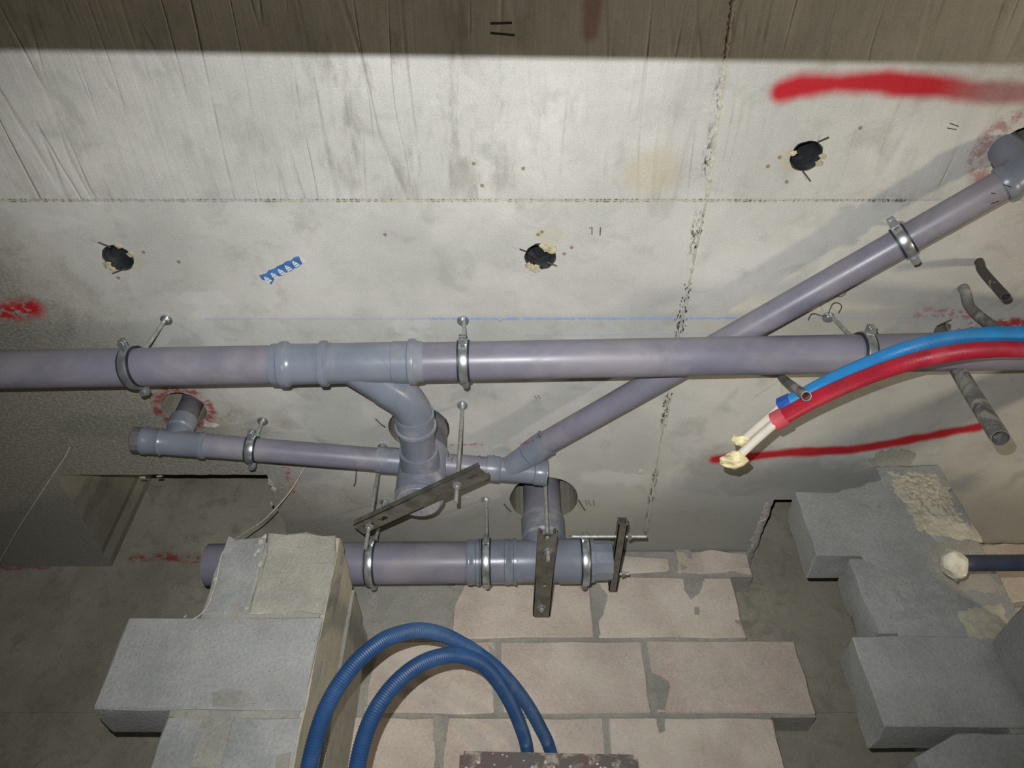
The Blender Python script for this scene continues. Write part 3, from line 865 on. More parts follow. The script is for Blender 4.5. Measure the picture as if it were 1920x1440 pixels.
# ------------------------------------------------------------------ pipes
RM, RS, RL = .0385, .0275, .0515
PA, PB = at_y(0, 693, 1.005), at_y(1610, 663, .975)
md = (PB-PA).normalized()
def main_at(px):
    """point on the main pipe's axis under image column px"""
    t = 0.0
    lo, hi = -1.0, 3.0
    for _ in range(50):
        t = (lo+hi)/2; p = PA + md*t
        x = CX + F*p.dot(RT)/p.dot(FW)
        if x < px: lo = t
        else: hi = t
    return PA + md*t
def axis_at(A, B, px):
    d = (B-A).normalized(); lo, hi = -2.0, 4.0
    for _ in range(50):
        t = (lo+hi)/2; p = A + d*t
        if CX + F*p.dot(RT)/p.dot(FW) < px: lo = t
        else: hi = t
    return A + d*t
def lathe_between(a, b, prof_fn, mat, parent, name, n=30):
    L = (b-a).length
    return obj(name, MB().lathe(a, b-a, prof_fn(L), n), mat, parent)
def straight(a, b, r, mat, parent, name='pipe', n=30):
    L = (b-a).length
    return obj(name, MB().lathe(a, b-a, [(0, r-.003), (0, r), (L, r), (L, r-.003)], n), mat, parent)
def ridge(s, r, R, w):
    return [(s-w, r), (s-w*.75, R), (s-w*.2, R+.0004), (s+w*.55, R), (s+w, r)]

main = thing('main_drain_pipe', 'long grey plastic drain pipe crossing the ceiling horizontally, with a wye branch and elbow', 'pipe', tuple(main_at(700)))
a0, a1, a2, a3 = main_at(-900), main_at(512), main_at(622), main_at(792)
far = main_at(2150)
straight(a0, a1 + md*.03, RM, M['pipe'], main)
L = (a2-a1).length
s1, s2 = (main_at(535)-a1).length, (main_at(609)-a1).length
obj('coupling', MB().lathe(a1, md, [(0, RM), (0, RM+.003), (s1-.012, RM+.0035)] + ridge(s1, RM+.0035, RM+.0075, .009) + [(s1+.02, RM+.002)] + ridge(s2, RM+.002, RM+.0075, .008) + [(L, RM+.003), (L, RM)], 36), M['fitting'], main)
L = (a3-a2).length
s3 = (main_at(778)-a2).length
mb = MB().lathe(a2-md*.004, md, [(0, RM), (0, RM+.002), (L*.7, RM+.002), (L*.705, RM+.0035), (s3-.012, RM+.0035)] + ridge(s3, RM+.0035, RM+.0075, .0085) + [(L+.004, RM+.002), (L+.008, RM)], 36)
XS, YS = -.208, 1.34                                     # axis of the vertical stack
j0 = main_at(655)
hd = V((md.x, md.y, 0)).normalized()
kdx = XS - j0.x
dirb = (V((XS, j0.y + kdx*1.02, 1.152)) - j0).normalized()
LK = (V((XS, j0.y + kdx*1.02, 1.152)) - j0).length
knee = j0 + dirb*LK
mb.lathe(j0, dirb, [(0, RM), (LK*.50, RM), (LK*.56, RM+.0015), (LK*.72, RM+.0015), (LK*.72, RM-.001)], 32)
obj('wye_fitting', mb, M['fitting'], main)
dy = V((0, 1, 0))
cut = LK*.30
ea, eb = knee - dirb*(LK*.28), knee + dy*(LK*.34)
arc = [ea - dirb*.02]
for i in range(15):
    t = i/14
    arc.append((1-t)**2*ea + 2*(1-t)*t*knee + t*t*eb)
y1 = y_of(786, 1.15); y2 = y_of(838, 1.15)
arc.append(V((XS, y1-.004, 1.152)))
el = MB().sweep(arc, RM+.0012, 32)
obj('elbow', el, M['fitting'], main)
yb0 = arc[-1].y
obj('branch_socket', MB().lathe((XS, yb0-.012, 1.152), dy, [(0, RM+.001), (0, RM+.0042), (.012, RM+.0042), (.013, RM+.002), (.030, RM+.002)] + ridge(.040, RM+.002, RM+.0065, .006) + [(.055, RM-.0005), (YS-.05-yb0, RM-.0008)], 36), M['fitting_dusty'], main)
straight(a3 - md*.03, far, RM, M['pipe'], main)
# red and black marker traces
# the stack the branch drops into
st = thing('drain_stack', 'short thick vertical grey pipe stub hanging from a ceiling hole above the slanted steel channel', 'pipe', (XS, YS, CEIL))
ZB = 1.072
obj('stack_pipe', MB().lathe((XS, YS, 1.215), (0,0,1), [(0, .046), (0, .0515), (.36, .0515)], 36), M['dark_pipe'], st)
mb = MB().lathe((XS, YS, ZB+.012), (0,0,1), [(0, .0525), (0, .0550), (.11, .0550), (.115, .0575), (.135, .0575), (.14, .0525)], 40)
mb.lathe((XS, YS-.086, 1.152), dy, [(0, RM-.001), (0, RM+.0045), (.012, RM+.005), (.03, RM+.0065), (.05, RM+.0065)], 32)
SA, SB = at_z(257, 825, 1.2), at_z(1012, 886, 1.2)
sdv = (SB-SA).normalized()
pL, pR = axis_at(SA, SB, 706), axis_at(SA, SB, 838)
mb.lathe(pL, sdv, [(0, RS), (0, RS+.0035), ((pR-pL).length, RS+.0035), ((pR-pL).length, RS)], 28)
obj('tee_fitting', mb, M['fitting_dusty'], st)
obj('end_plug', MB().lathe((XS, YS, ZB-.001), (0,0,1), [(0, .034), (0, .0475), (.002, .0495), (.014, .0495), (.014, .053)], 40), M['fitting_dusty'], st)

# small left run
sm = thing('small_drain_pipe', 'thin grey drain pipe from a capped tee at left to the stack', 'pipe', tuple(at_z(335, 834, 1.2)))
t0, t1 = axis_at(SA, SB, 267), axis_at(SA, SB, 386)
c0 = axis_at(SA, SB, 249)
L = (t1-t0).length
k1 = (axis_at(SA, SB, 302)-t0).length
mb = MB().lathe(t0, sdv, [(0, RS+.001), (0, RS+.004), (.008, RS+.005), (.012, RS+.003), (k1-.004, RS+.003), (k1, RS+.0045), (k1+.006, RS+.0015), (L-.016, RS+.0015), (L-.010, RS+.0045), (L-.002, RS+.0045), (L, RS)], 32)
tc = axis_at(SA, SB, 326)
mb.lathe(tc, (0,0,1), [(0, RS), (.04, RS), (.044, RS+.004), (.075, RS+.004), (.078, RS+.001)], 32)
obj('tee_fitting', mb, M['fitting'], sm)
# ribbed cap
mb = MB()
nr = 48
Lc = (t0-c0).length + .004
aa = sdv; uu = (V((0,0,1)) - aa*aa.z).normalized(); wv = aa.cross(uu)
vs_, fs_ = [], []
for s, rr in ((0, RS-.002), (.002, RS+.001), (Lc, RS+.001)):
    for k in range(nr):
        r2 = rr + (.0012 if (k % 4) < 2 else 0)
        vs_.append(c0 + aa*s + (uu*math.cos(2*PI*k/nr) + wv*math.sin(2*PI*k/nr))*r2)
for i in range(2):
    for k in range(nr): fs_.append((i*nr+k, i*nr+(k+1) % nr, (i+1)*nr+(k+1) % nr, (i+1)*nr+k))
fs_.append(tuple(reversed(range(nr))))
mb.add(vs_, fs_)
obj('end_cap', mb, M['dark_pipe'], sm)
straight(t1 - sdv*.02, pL + sdv*.012, RS, M['pipe'], sm)
straight(tc + V((0,0,.070)), V((tc.x, tc.y, CEIL+.28)), RS-.001, M['dark_pipe'], sm, 'riser_pipe')

# diagonal run
DA, DB = at_z(1006, 840, 1.2175), at_z(1893, 339, 1.2195)
ddv = (DB-DA).normalized()
dg = thing('diagonal_drain_pipe', 'thin grey drain pipe slanting up to the right above the main pipe', 'pipe', tuple((DA+DB)/2))
w0, w1 = axis_at(SA, SB, 912), axis_at(SA, SB, 1024)
straight(pR - sdv*.012, w0 + sdv*.02, RS, M['pipe'], dg)
L = (w1-w0).length
ka = (axis_at(SA, SB, 938)-w0).length; kb = (axis_at(SA, SB, 1000)-w0).length
mb = MB().lathe(w0, sdv, [(0, RS), (0, RS+.0035), (ka-.006, RS+.0035), (ka-.004, RS+.0045), (ka, RS+.001), (kb, RS+.001), (kb+.002, RS+.0035), (L-.004, RS+.0035), (L-.002, RS+.005), (L, RS+.005), (L, RS-.003)], 34)
kk = axis_at(SA, SB, 950)
bdir = (DA + ddv*.03 - kk)
Lb = bdir.length
mb.lathe(kk, bdir, [(0, RS), (Lb*.52, RS+.0005), (Lb*.55, RS+.0035), (Lb-.004, RS+.0035), (Lb, RS+.005), (Lb, RS)], 32)
obj('wye_fitting', mb, M['fitting'], dg)
dend = DB
straight(DA + ddv*.015, DB + ddv*.005, RS, M['pipe'], dg)
# elbow up into the ceiling
ctop = V((at_z(1918, 292).x, at_z(1918, 292).y, CEIL))
corner = DB + ddv*.030
ctop = V((corner.x, corner.y, CEIL))
ep = [DB - ddv*.012]
q0, q1 = DB - ddv*.006, V((corner.x, corner.y, corner.z+.036))
for i in range(13):
    t = i/12
    ep.append((1-t)**2*q0 + 2*(1-t)*t*corner + t*t*q1)
ep.append(V((corner.x, corner.y, CEIL+.02)))
mb = MB().sweep(ep, RS+.0028, 30)
mb.lathe(DB - ddv*.014, ddv, [(0, RS), (0, RS+.004), (.006, RS+.0055), (.014, RS+.0055), (.02, RS+.003)], 30)
obj('elbow', mb, M['fitting'], dg)
straight(V((corner.x, corner.y, CEIL+.01)), V((corner.x, corner.y, CEIL+.28)), RS, M['dark_pipe'], dg, 'riser_pipe')

# lower collector
CA, CB = at_y(400, 1059, 1.612), at_y(1130, 1051, 1.605)
cdv = (CB-CA).normalized()
def ca(px): return axis_at(CA, CB, px)
lo = thing('lower_drain_pipe', 'thick grey drain pipe running behind the left block pillar with a plugged right end', 'pipe', tuple(ca(780)))
e0 = ca(391)
L = (ca(880)-e0).length
obj('pipe', MB().lathe(e0, cdv, [(.05, RL-.004), (0, RL-.004), (0, RL), (L, RL), (L, RL-.004)], 40), M['pipe'], lo)
k0, k1, k2 = ca(876), ca(968), ca(1098)
L = (k1-k0).length
obj('coupling', MB().lathe(k0, cdv, [(0, RL), (0, RL+.003), (.004, RL+.0045), (.010, RL+.0045), (.012, RL+.003), (.022, RL+.003), (.024, RL+.0055), (.031, RL+.0055), (.033, RL+.002), (L-.030, RL+.002), (L-.028, RL+.0045), (L-.02, RL+.0045), (L-.018, RL+.003), (L-.008, RL+.003), (L-.006, RL+.0055), (L, RL+.0055), (L, RL)], 44), M['fitting'], lo)
L = (k2-k1).length
tx = at_z(1022, 936)
tcen = ca(1020)
mb = MB().lathe(k1 - cdv*.004, cdv, [(0, RL), (0, RL+.001), (L*.62, RL+.001), (L*.64, RL+.0035), (L*.93, RL+.004), (L*.95, RL+.006), (L+.006, RL+.006), (L+.006, RL)], 44)
mb.lathe(tcen, (0, 0, 1), [(0, RL-.002), (.062, RL-.002), (.068, RL+.003), (.125, RL+.0045), (.130, RL+.003), (.130, RL-.002)], 44)
obj('tee_fitting', mb, M['fitting_dusty'], lo)
obj('riser_pipe', MB().lathe(tcen + V((0,0,.11)), (0,0,1), [(0, RL-.002), (.37, RL-.002)], 44), M['pipe'], lo)
p0, p1 = k2, ca(1146)
obj('end_plug', MB().lathe(p0, cdv, [(0, RL+.002), (.004, RL+.003), ((p1-p0).length*.3, RL+.003), ((p1-p0).length*.32, RL-.002), ((p1-p0).length, RL-.003), ((p1-p0).length, RL-.008)], 12, ph=.2), M['fitting'], lo, smooth=20)

# handwritten marks on the pipes
def on_pipe(pts, A, dirv, r, w=.0008):
    out = []
    for px, py in pts:
        d = ray(px, py).normalized()
        n = dirv.cross(d).normalized()
        # nearest hit with the cylinder around A, dirv
        oc = -A
        dd = d - dirv*d.dot(dirv); oo = oc - dirv*oc.dot(dirv)
        a_, b_, c2 = dd.dot(dd), 2*dd.dot(oo), oo.dot(oo) - r*r
        disc = b_*b_ - 4*a_*c2
        t = (-b_ - math.sqrt(max(disc, 0)))/(2*a_)
        out.append(d*t)
    return out
for pts, col in ((((836, 855), (839, 852), (842, 855), (837, 860), (841, 863)), 'ink'), (((845, 862), (849, 858), (847, 866)), 'ink'), (((896, 857), (900, 854), (901, 859), (909, 859)), 'ink'), (((914, 857), (921, 858), (928, 855), (925, 853)), 'ink'), (((858, 853), (866, 857)), 'red_ink'), (((860, 858), (868, 853)), 'red_ink')):
    obj('marker_line', MB().sweep(on_pipe(pts, pR, sdv, RS), .0008, 5), M[col], dg)
for pts, col in ((((1006, 821), (1009, 815), (1012, 821), (1016, 814)), 'ink'), (((980, 843), (986, 833), (996, 829), (1001, 824)), 'ink'), (((982, 832), (985, 829)), 'ink'), (((988, 833), (998, 828)), 'red_ink'), (((992, 834), (1000, 826)), 'red_ink'), (((985, 830), (994, 826)), 'red_ink')):
    obj('marker_line', MB().sweep(on_pipe(pts, DA, ddv, RS+.0038), .0009, 5), M[col], dg)
for pts, col in ((((1858, 362), (1866, 363)), 'ink'), (((1858, 382), (1873, 377)), 'ink'), (((1881, 346), (1896, 351)), 'ink')):
    obj('marker_line', MB().sweep(on_pipe(pts, DA, ddv, RS+.0062), .0008, 5), M[col], dg)
obj('marker_line', MB().sweep(on_pipe(((511, 660), (512, 680), (514, 700)), PA, md, RM+.0002), .0009, 5), M['ink'], main)

# ------------------------------------------------------------------ clamps
def clamp(center, axis, r, anchor, label, phase=0.0, rod=True, w=.0165, rod_r=.0042, skew=0.0):
    """two-part lined pipe clamp with a threaded rod up to the ceiling"""
    u = V(axis).normalized()
    if skew: u = (Matrix.Rotation(skew, 3, 'Z') @ u)
    z = V((0,0,1)); z = (z - u*z.dot(u)).normalized()
    v = u.cross(z)
    if v.y > 0: v = -v                                      # v points towards the camera side
    t = thing('pipe_clamp', label, 'clamp', tuple(center), 'lined steel pipe clamps')
    c = V(center)
    obj('rubber_liner', MB().lathe(c - u*(w/2+.004), u, [(0, r+.0002), (0, r+.0034), (w+.008, r+.0034), (w+.008, r+.0002)], 36, False, False), M['rubber'], t)
    obj('band', MB().lathe(c - u*(w/2), u, [(0, r+.0030), (0, r+.0052), (w*.2, r+.0062), (w*.8, r+.0062), (w, r+.0052), (w, r+.0030)], 40, False, False), M['zinc'], t)
    for sgn in (1, -1):
        d = (v*sgn*math.cos(phase) + z*math.sin(phase)*sgn).normalized()
        tq = u.cross(d)
        if tq.z < 0: tq = -tq
        e = c + d*(r+.004)
        mb = MB()
        for off in (-.0045, .0045):
            vs = []
            for kk, ww in ((0, w/2), (.020, w/2*.8)):
                for o2 in (off-.0011, off+.0011):
                    vs += [e + d*kk + tq*o2 - u*ww, e + d*kk + tq*o2 + u*ww]
            mb.add(vs, [(0,1,3,2), (4,6,7,5), (0,4,5,1), (2,3,7,6), (0,2,6,4), (1,5,7,3)])
        lg = obj('lug', mb, M['zinc'], t, 30)
        b = e + d*.012
        mb = MB().lathe(b - tq*.013, tq, [(0, .002), (0, .0062), (.001, .0068), (.0045, .0068), (.0048, .003), (.024, .003), (.024, .002)], 12)
        obj('bolt', mb, M['zinc'], lg, 30)
    if rod:
        a = V(anchor)
        b = c + z*(r+.005)
        d = (a-b)
        L = d.length
        obj('boss', MB().lathe(b - z*.002, z, [(0, .0085), (.014, .0085), (.014, .005)], 6), M['zinc'], t, 25)
        ro = obj('threaded_rod', MB().sweep([b + z*.004, b + d*.3, a + V((0,0,.03))], rod_r, 12), M['rod'], t)
        obj('flange_nut', MB().lathe(a - V((0,0,.012)), (0,0,1), [(0, .0045), (0, .0078), (.0065, .0080), (.007, .0128), (.0122, .0132)], 12), M['zinc'], ro, 25)
    return t
def up_from(c):
    return V((c.x, c.y, CEIL))
clamp(main_at(252), md, RM, at_z(313, 598), 'steel pipe clamp on the main pipe, leftmost, beside the red paint patch', .25, skew=-.16)
clamp(main_at(870), md, RM, at_z(868, 600), 'steel pipe clamp on the main pipe just right of the wye fitting', .05)
clamp(main_at(1618), md, RM, at_z(1552, 593), 'steel pipe clamp on the main pipe beside the blue conduit', .2, skew=.06)
clamp(axis_at(SA, SB, 472), sdv, RS, at_z(493, 788), 'small steel clamp on the thin left drain pipe', .3)
clamp(axis_at(DA, DB, 1694), ddv, RS, at_z(1685, 424), 'small shiny clamp on the diagonal drain pipe', .35)
clamp(ca(697), cdv, RL, at_z(722, 940), 'steel clamp on the lower pipe next to the block pillar', .35)
clamp(ca(912), cdv, RL+.003, at_z(911, 936), 'steel clamp around the coupling of the lower drain pipe', .3)
clamp(ca(1096), cdv, RL+.004, None, 'steel clamp near the plugged end of the lower drain pipe', .38, rod=False)

# ------------------------------------------------------------------ strut channels
def slot(cx, cy, l, w, n=6):
    out = []
    for i in range(n+1):
        t = -PI/2 + PI*i/n; out.append((cx + (l-w)/2 + math.cos(t)*w/2, cy + math.sin(t)*w/2))
    for i in range(n+1):
        t = PI/2 + PI*i/n; out.append((cx - (l-w)/2 + math.cos(t)*w/2, cy + math.sin(t)*w/2))
    return out
def channel(a, b, up, w, h, slots, parent, lips=True):
    """a U-shaped perforated channel from a to b; the web faces -up, the open side is at up"""
    a, b = V(a), V(b)
    x = (b-a).normalized(); z = (V(up) - x*V(up).dot(x)).normalized(); y = z.cross(x)
    L = (b-a).length
    Mx = Matrix(((x.x, y.x, z.x, a.x), (x.y, y.y, z.y, a.y), (x.z, y.z, z.z, a.z), (0, 0, 0, 1)))
    t = .0022
    mb = MB()
    c = .004
    mb.plate([(c, -w/2), (L-c, -w/2), (L, -w/2+c), (L, w/2-c), (L-c, w/2), (c, w/2), (0, w/2-c), (0, -w/2+c)], [slot(*s) for s in slots], t, Mx)
    for sg in (-1, 1):
        vs = [Mx @ V(p) for p in ((0.002, sg*w/2, 0), (L-.002, sg*w/2, 0), (L-.002, sg*w/2, h), (.002, sg*w/2, h), (0.002, sg*(w/2-t), 0), (L-.002, sg*(w/2-t), 0), (L-.002, sg*(w/2-t), h), (.002, sg*(w/2-t), h))]
        mb.add(vs, [(0,1,2,3), (7,6,5,4), (0,4,5,1), (1,5,6,2), (2,6,7,3), (3,7,4,0)])
        if not lips: continue
        vs = [Mx @ V(p) for p in ((0.002, sg*w/2, h-t), (L-.002, sg*w/2, h-t), (L-.002, sg*(w/2-.008), h-t), (.002, sg*(w/2-.008), h-t), (0.002, sg*w/2, h), (L-.002, sg*w/2, h), (L-.002, sg*(w/2-.008), h), (.002, sg*(w/2-.008), h))]
        mb.add(vs, [(0,1,2,3), (7,6,5,4), (0,4,5,1), (1,5,6,2), (2,6,7,3), (3,7,4,0)])
    return obj('channel', mb, M['strut'], parent, 30), Mx
def rod_nut(parent, top, bot, at, axis, r=.0044):
    ro = obj('threaded_rod', MB().sweep([top, (V(top)+V(bot))/2, bot], r, 12), M['rod'], parent)
    ax = V(axis)
    obj('hex_nut', MB().lathe(V(at) - ax*.0065, ax, [(0, .0045), (0, .0078), (.006, .0082), (.0065, .0105), (.0085, .0105)], 6), M['zinc'], ro, 20)
    return ro

# slanted trapeze under the stack
zt = ZB - .0172
A1, A2 = at_z(672, 994, zt), at_z(908, 886, zt)
tr = thing('channel_support', 'slanted perforated steel channel on two rods under the vertical stack', 'bracket', tuple((A1+A2)/2), 'steel channel supports')
n1_, n2_ = at_z(692, 986, zt), at_z(857, 908, zt)
Lx = (A2-A1).length
def along(p): return (p - A1).dot((A2-A1).normalized())
channel(A1, A2, (0,0,1), .041, .0145, [(along(n1_), 0, .03, .012), (along(n2_), 0, .028, .012), (along(at_z(718, 973, zt)), 0, .026, .013), (along(at_z(745, 961, zt)), 0, .007, .006), (along(at_z(822, 925, zt)), 0, .012, .006), (along(at_z(843, 914, zt)), 0, .016, .009), (along(at_z(883, 895, zt)), 0, .028, .014)], tr, False)
for nn, zb in ((n1_, at_z(686, 1030, 1.0).z), (n2_, .985)):
    pass
def col_to(p, py):
    """lowest point of a vertical through p that still shows at image row py"""
    z = p.z
    while z > .5:
        q = V((p.x, p.y, z)); yy = CY - F*q.dot(UP)/q.dot(FW)
        if yy >= py: break
        z -= .001
    return z
for nn, py in ((n1_, 1028), (n2_, 942)):
    ro = rod_nut(tr, (nn.x, nn.y, CEIL+.02), (nn.x, nn.y, col_to(nn, py)), (nn.x, nn.y, zt-.002), (0,0,1))
    obj('flange_nut', MB().lathe((nn.x, nn.y, CEIL-.012), (0,0,1), [(0, .0045), (0, .0078), (.0065, .0080), (.007, .0128), (.0122, .0132)], 12), M['zinc'], ro, 25)

# channel under the lower pipe
zl = ca(1022).z - RL - .0235
B1, B2 = at_z(1027, 1003, zl), at_z(1015, 1156, zl)
tl = thing('channel_support', 'straight perforated steel channel passing under the lower drain pipe', 'bracket', tuple((B1+B2)/2), 'steel channel supports')
m1, m2 = at_z(1027, 1031, zl), at_z(1015, 1137, zl)
def along2(p): return (p - B1).dot((B2-B1).normalized())
channel(B1, B2, (0,0,1), .043, .0205, [(.006, 0, .022, .016), (along2(m1)+.006, 0, .034, .013), (along2(at_z(1021, 1097, zl)), 0, .020, .014), (along2(m2), 0, .016, .010)], tl)
obj('knockout_ring', MB().lathe(at_z(1022, 1070, zl) - V((0,0,.0008)), (0,0,1), [(0, .0050), (0, .0062), (.001, .0062)], 16, False, False), M['strut'], tl)
rod_nut(tl, (m1.x, m1.y, CEIL+.02), (m1.x, m1.y, zl-.030), (m1.x, m1.y, zl-.002), (0,0,1))
rod_nut(tl, (m2.x, m2.y, CEIL+.02), (m2.x, m2.y, zl-.014), (m2.x, m2.y, zl-.002), (0,0,1))

# channel held across the plugged end
xe = p1.x + .0015
ze = ca(1146).z - .006
E1, E2 = V((xe, y_of(976, ze), ze)), V((xe, y_of(1102, ze), ze))
te = thing('channel_support', 'steel channel held by two rods across the plugged end of the lower pipe', 'bracket', tuple((E1+E2)/2), 'steel channel supports')
q1y, q2y = y_of(1006, ze), y_of(1076, ze)
channel(E1 + V((.0205, 0, 0)), E2 + V((.0205, 0, 0)), (-1, 0, 0), .022, .0205, [(q1y - E1.y, 0, .022, .011), (q2y - E1.y, 0, .022, .011)], te)
for yy, xa, xb in ((q1y, ca(1068).x, at_z(1212, 1003, ze).x), (q2y, ca(1110).x, at_z(1179, 1077, ze).x)):
    rod_nut(te, (xa, yy, ze), (xb, yy, ze), (xe+.030, yy, ze), (-1, 0, 0), .0042)

# ------------------------------------------------------------------ sleeves in the small ceiling holes
def sleeve(key, label, ang, seed):
    c = H[key]; r = rad[key]
    t = thing('pipe_sleeve', label, 'sleeve', (c.x, c.y, CEIL), 'sleeves cast into the ceiling')
    n = 30
    vs, fs = [], []
    for j, (zz, rr) in enumerate(((-.001, r*.93), (.26, r*.93), (.26, r*.86), (.004, r*.86))):
        for k in range(n):
            e = .005*noise.noise(V((math.cos(2*PI*k/n)*2, math.sin(2*PI*k/n)*2, seed))) if j in (0, 3) else 0
            vs.append(V((c.x + math.cos(2*PI*k/n)*rr, c.y + math.sin(2*PI*k/n)*rr, CEIL + zz + max(0, e))))
    for j in range(4):
        for k in range(n): fs.append((j*n+k, j*n+(k+1) % n, ((j+1) % 4)*n+(k+1) % n, ((j+1) % 4)*n+k))
    vs_c = [V((c.x + math.cos(2*PI*k/n)*r*.9, c.y + math.sin(2*PI*k/n)*r*.9, CEIL+.12)) for k in range(n)]
    mb = MB().add(vs, fs); mb.add(vs_c, [tuple(range(n))])
    obj('sleeve_tube', mb, M['sleeve'], t)
    for i, (a_, rr, s) in enumerate(ang):
        p = V((c.x + math.cos(a_)*r*rr, c.y + math.sin(a_)*r*rr, CEIL-.001))
        obj('foam_residue', MB().blob(p, s*.72, seed+i, 2, .45, (1.2, 1.0, .35), 2.2), M['chip'], t)
    return t
def nail(t, a, b, dz=.012):
    a, b = at_z(*a), at_z(*b)
    obj('nail', MB().sweep([V((a.x, a.y, CEIL-.001)), V((b.x, b.y, CEIL-dz))], .0016, 8), M['wire'], t)
t = sleeve('s1', 'black sleeve set in the leftmost small ceiling hole', ((2.6, 1.0, .011), (2.2, 1.05, .008), (-.3, 1.0, .009), (-1.2, 1.0, .008)), 1)
nail(t, (207, 463), (189, 448)); nail(t, (236, 503), (212, 511), .004)
t = sleeve('s2', 'black sleeve set in the small ceiling hole above the main pipe, at middle', ((1.9, .9, .013), (2.4, .95, .010), (-1.1, .85, .015), (-.7, .9, .012)), 2)
nail(t, (986, 471), (975, 461)); nail(t, (1026, 491), (1044, 496), .006)
t = sleeve('s3', 'black sleeve set in the small ceiling hole under the red spray line', ((.45, 1.0, .009), (.0, 1.0, .008), (3.4, .9, .007)), 3)
nail(t, (1533, 266), (1550, 252)); nail(t, (1505, 320), (1518, 337), .006)

# ------------------------------------------------------------------ blue tape on the ceiling
tp = thing('tape_strip', 'torn strip of blue tape with white letters stuck to the ceiling', 'tape', tuple(at_z(530, 507)))
outl = [(486, 516), (494, 514), (500, 512), (503, 507), (515, 503), (520, 499), (530, 495), (536, 490), (546, 488), (552, 482), (560, 480), (566, 490), (567, 494), (560, 500), (552, 503), (546, 508), (538, 510), (528, 517), (520, 518), (514, 524), (509, 533), (506, 531), (512, 524), (500, 526), (492, 524)]
pts = [at_z(*p) for p in outl]
obj('tape_film', MB().plate([(p.x, p.y) for p in pts], [], .0008, Matrix.Translation((0, 0, CEIL-.0012))), M['tape'], tp, 0)
def letter_a(px, py, size):
    """a capital A with a short bar under it, apex up-left in the picture"""
    o = at_z(px, py)
    e1 = (at_z(px+8.4, py-4.6) - o).normalized(); e2 = (at_z(px-7.2, py-6.4) - o).normalized()
    mb = MB()
    def shape(loops):
        pp = [[V((p[0], p[1], 0)) for p in l] for l in loops]
        fl_ = [p for l in pp for p in l]
        mb.add([o + e1*p.x*size + e2*p.y*size + V((0, 0, CEIL-.0016-o.z)) for p in fl_], tessellate_polygon(pp))
    shape([[(-.50, -.40), (.50, -.40), (.20, .36), (.08, .48), (-.08, .48), (-.20, .36)], [(-.11, -.06), (.11, -.06), (.05, .16), (-.05, .16)]])
    shape([[(-.50, -.82), (.50, -.82), (.50, -.52), (-.50, -.52)]])
    obj('letter', mb, M['white_ink'], tp, 0)
for px, py in ((499, 524), (512, 517), (525, 510), (538, 503), (552, 495)): letter_a(px+.5, py-2.5, .0112)
letter_a(566, 486, .0085)

# ------------------------------------------------------------------ conduits, tubes and hoses
def corrugated(path, r, pitch, depth, n=18):
    pts = resample(path, pitch/2)
    rs = [r if i % 2 == 0 else r-depth for i in range(len(pts))]
    return MB().sweep(pts, rs, n)
blue_px = [(1474, 757, 1.405), (1506, 742, 1.385), (1558, 714, 1.355), (1627, 683, 1.33), (1697, 656, 1.32), (1766, 638, 1.325), (1835, 629, 1.34), (1920, 626, 1.365), (2060, 626, 1.43), (2200, 615, 1.53), (2300, 596, 1.62)]
red_px = [(1466, 783, 1.375), (1523, 752, 1.345), (1592, 720, 1.315), (1662, 693, 1.295), (1731, 673, 1.29), (1801, 660, 1.30), (1860, 655, 1.315), (1920, 655, 1.335), (2060, 658, 1.40), (2200, 655, 1.50), (2310, 648, 1.60)]
bp, rp = spline([at_d(*p) for p in blue_px], 14), spline([at_d(*p) for p in red_px], 14)
bc = thing('blue_conduit', 'bright blue ribbed conduit sweeping in from the right over the main pipe', 'conduit', tuple(bp[0]))
obj('ribbed_sheath', corrugated(bp, .0142, .0025, .0006), M['blue'], bc)
d0 = (bp[0]-bp[4]).normalized()
obj('end_sleeve', MB().lathe(bp[0] - d0*.012, d0, [(0, .0140), (0, .0160), (.024, .0162), (.024, .0125), (.004, .0125)], 6, False, True, .3), M['blue_tape'], bc, 20)
wp1 = spline([bp[2], at_d(1462, 764, 1.41), at_d(1440, 784, 1.43), at_d(1414, 806, 1.45), at_d(1396, 822, 1.465)], 8)
it = obj('inner_tube', MB().sweep(wp1, .0078, 16), M['white_pipe'], bc)
obj('foam_plug', MB().blob(at_d(1389, 826, 1.462), .0125, 3, 3, .24, (1.4, .9, .9), 1.5), M['foam'], it, 24)
rc = thing('red_conduit', 'red ribbed conduit sweeping in from the right below the blue one', 'conduit', tuple(rp[0]))
obj('ribbed_sheath', corrugated(rp, .0146, .0026, .0009), M['red'], rc)
d0 = (rp[0]-rp[4]).normalized()
obj('end_sleeve', MB().lathe(rp[0] - d0*.008, d0, [(0, .0145), (0, .0172), (.024, .0170), (.024, .0140), (.004, .0140)], 24, False, True), M['red_end'], rc)
wp2 = spline([rp[2], at_d(1452, 795, 1.375), at_d(1424, 819, 1.39), at_d(1398, 843, 1.405), at_d(1378, 862, 1.415)], 8)
it = obj('inner_tube', MB().sweep(wp2, .0082, 16), M['white_pipe'], rc)
obj('foam_plug', MB().blob(at_d(1375, 864, 1.405), .0190, 8, 3, .24, (1.2, .85, .75), 1.5), M['foam'], it, 24)

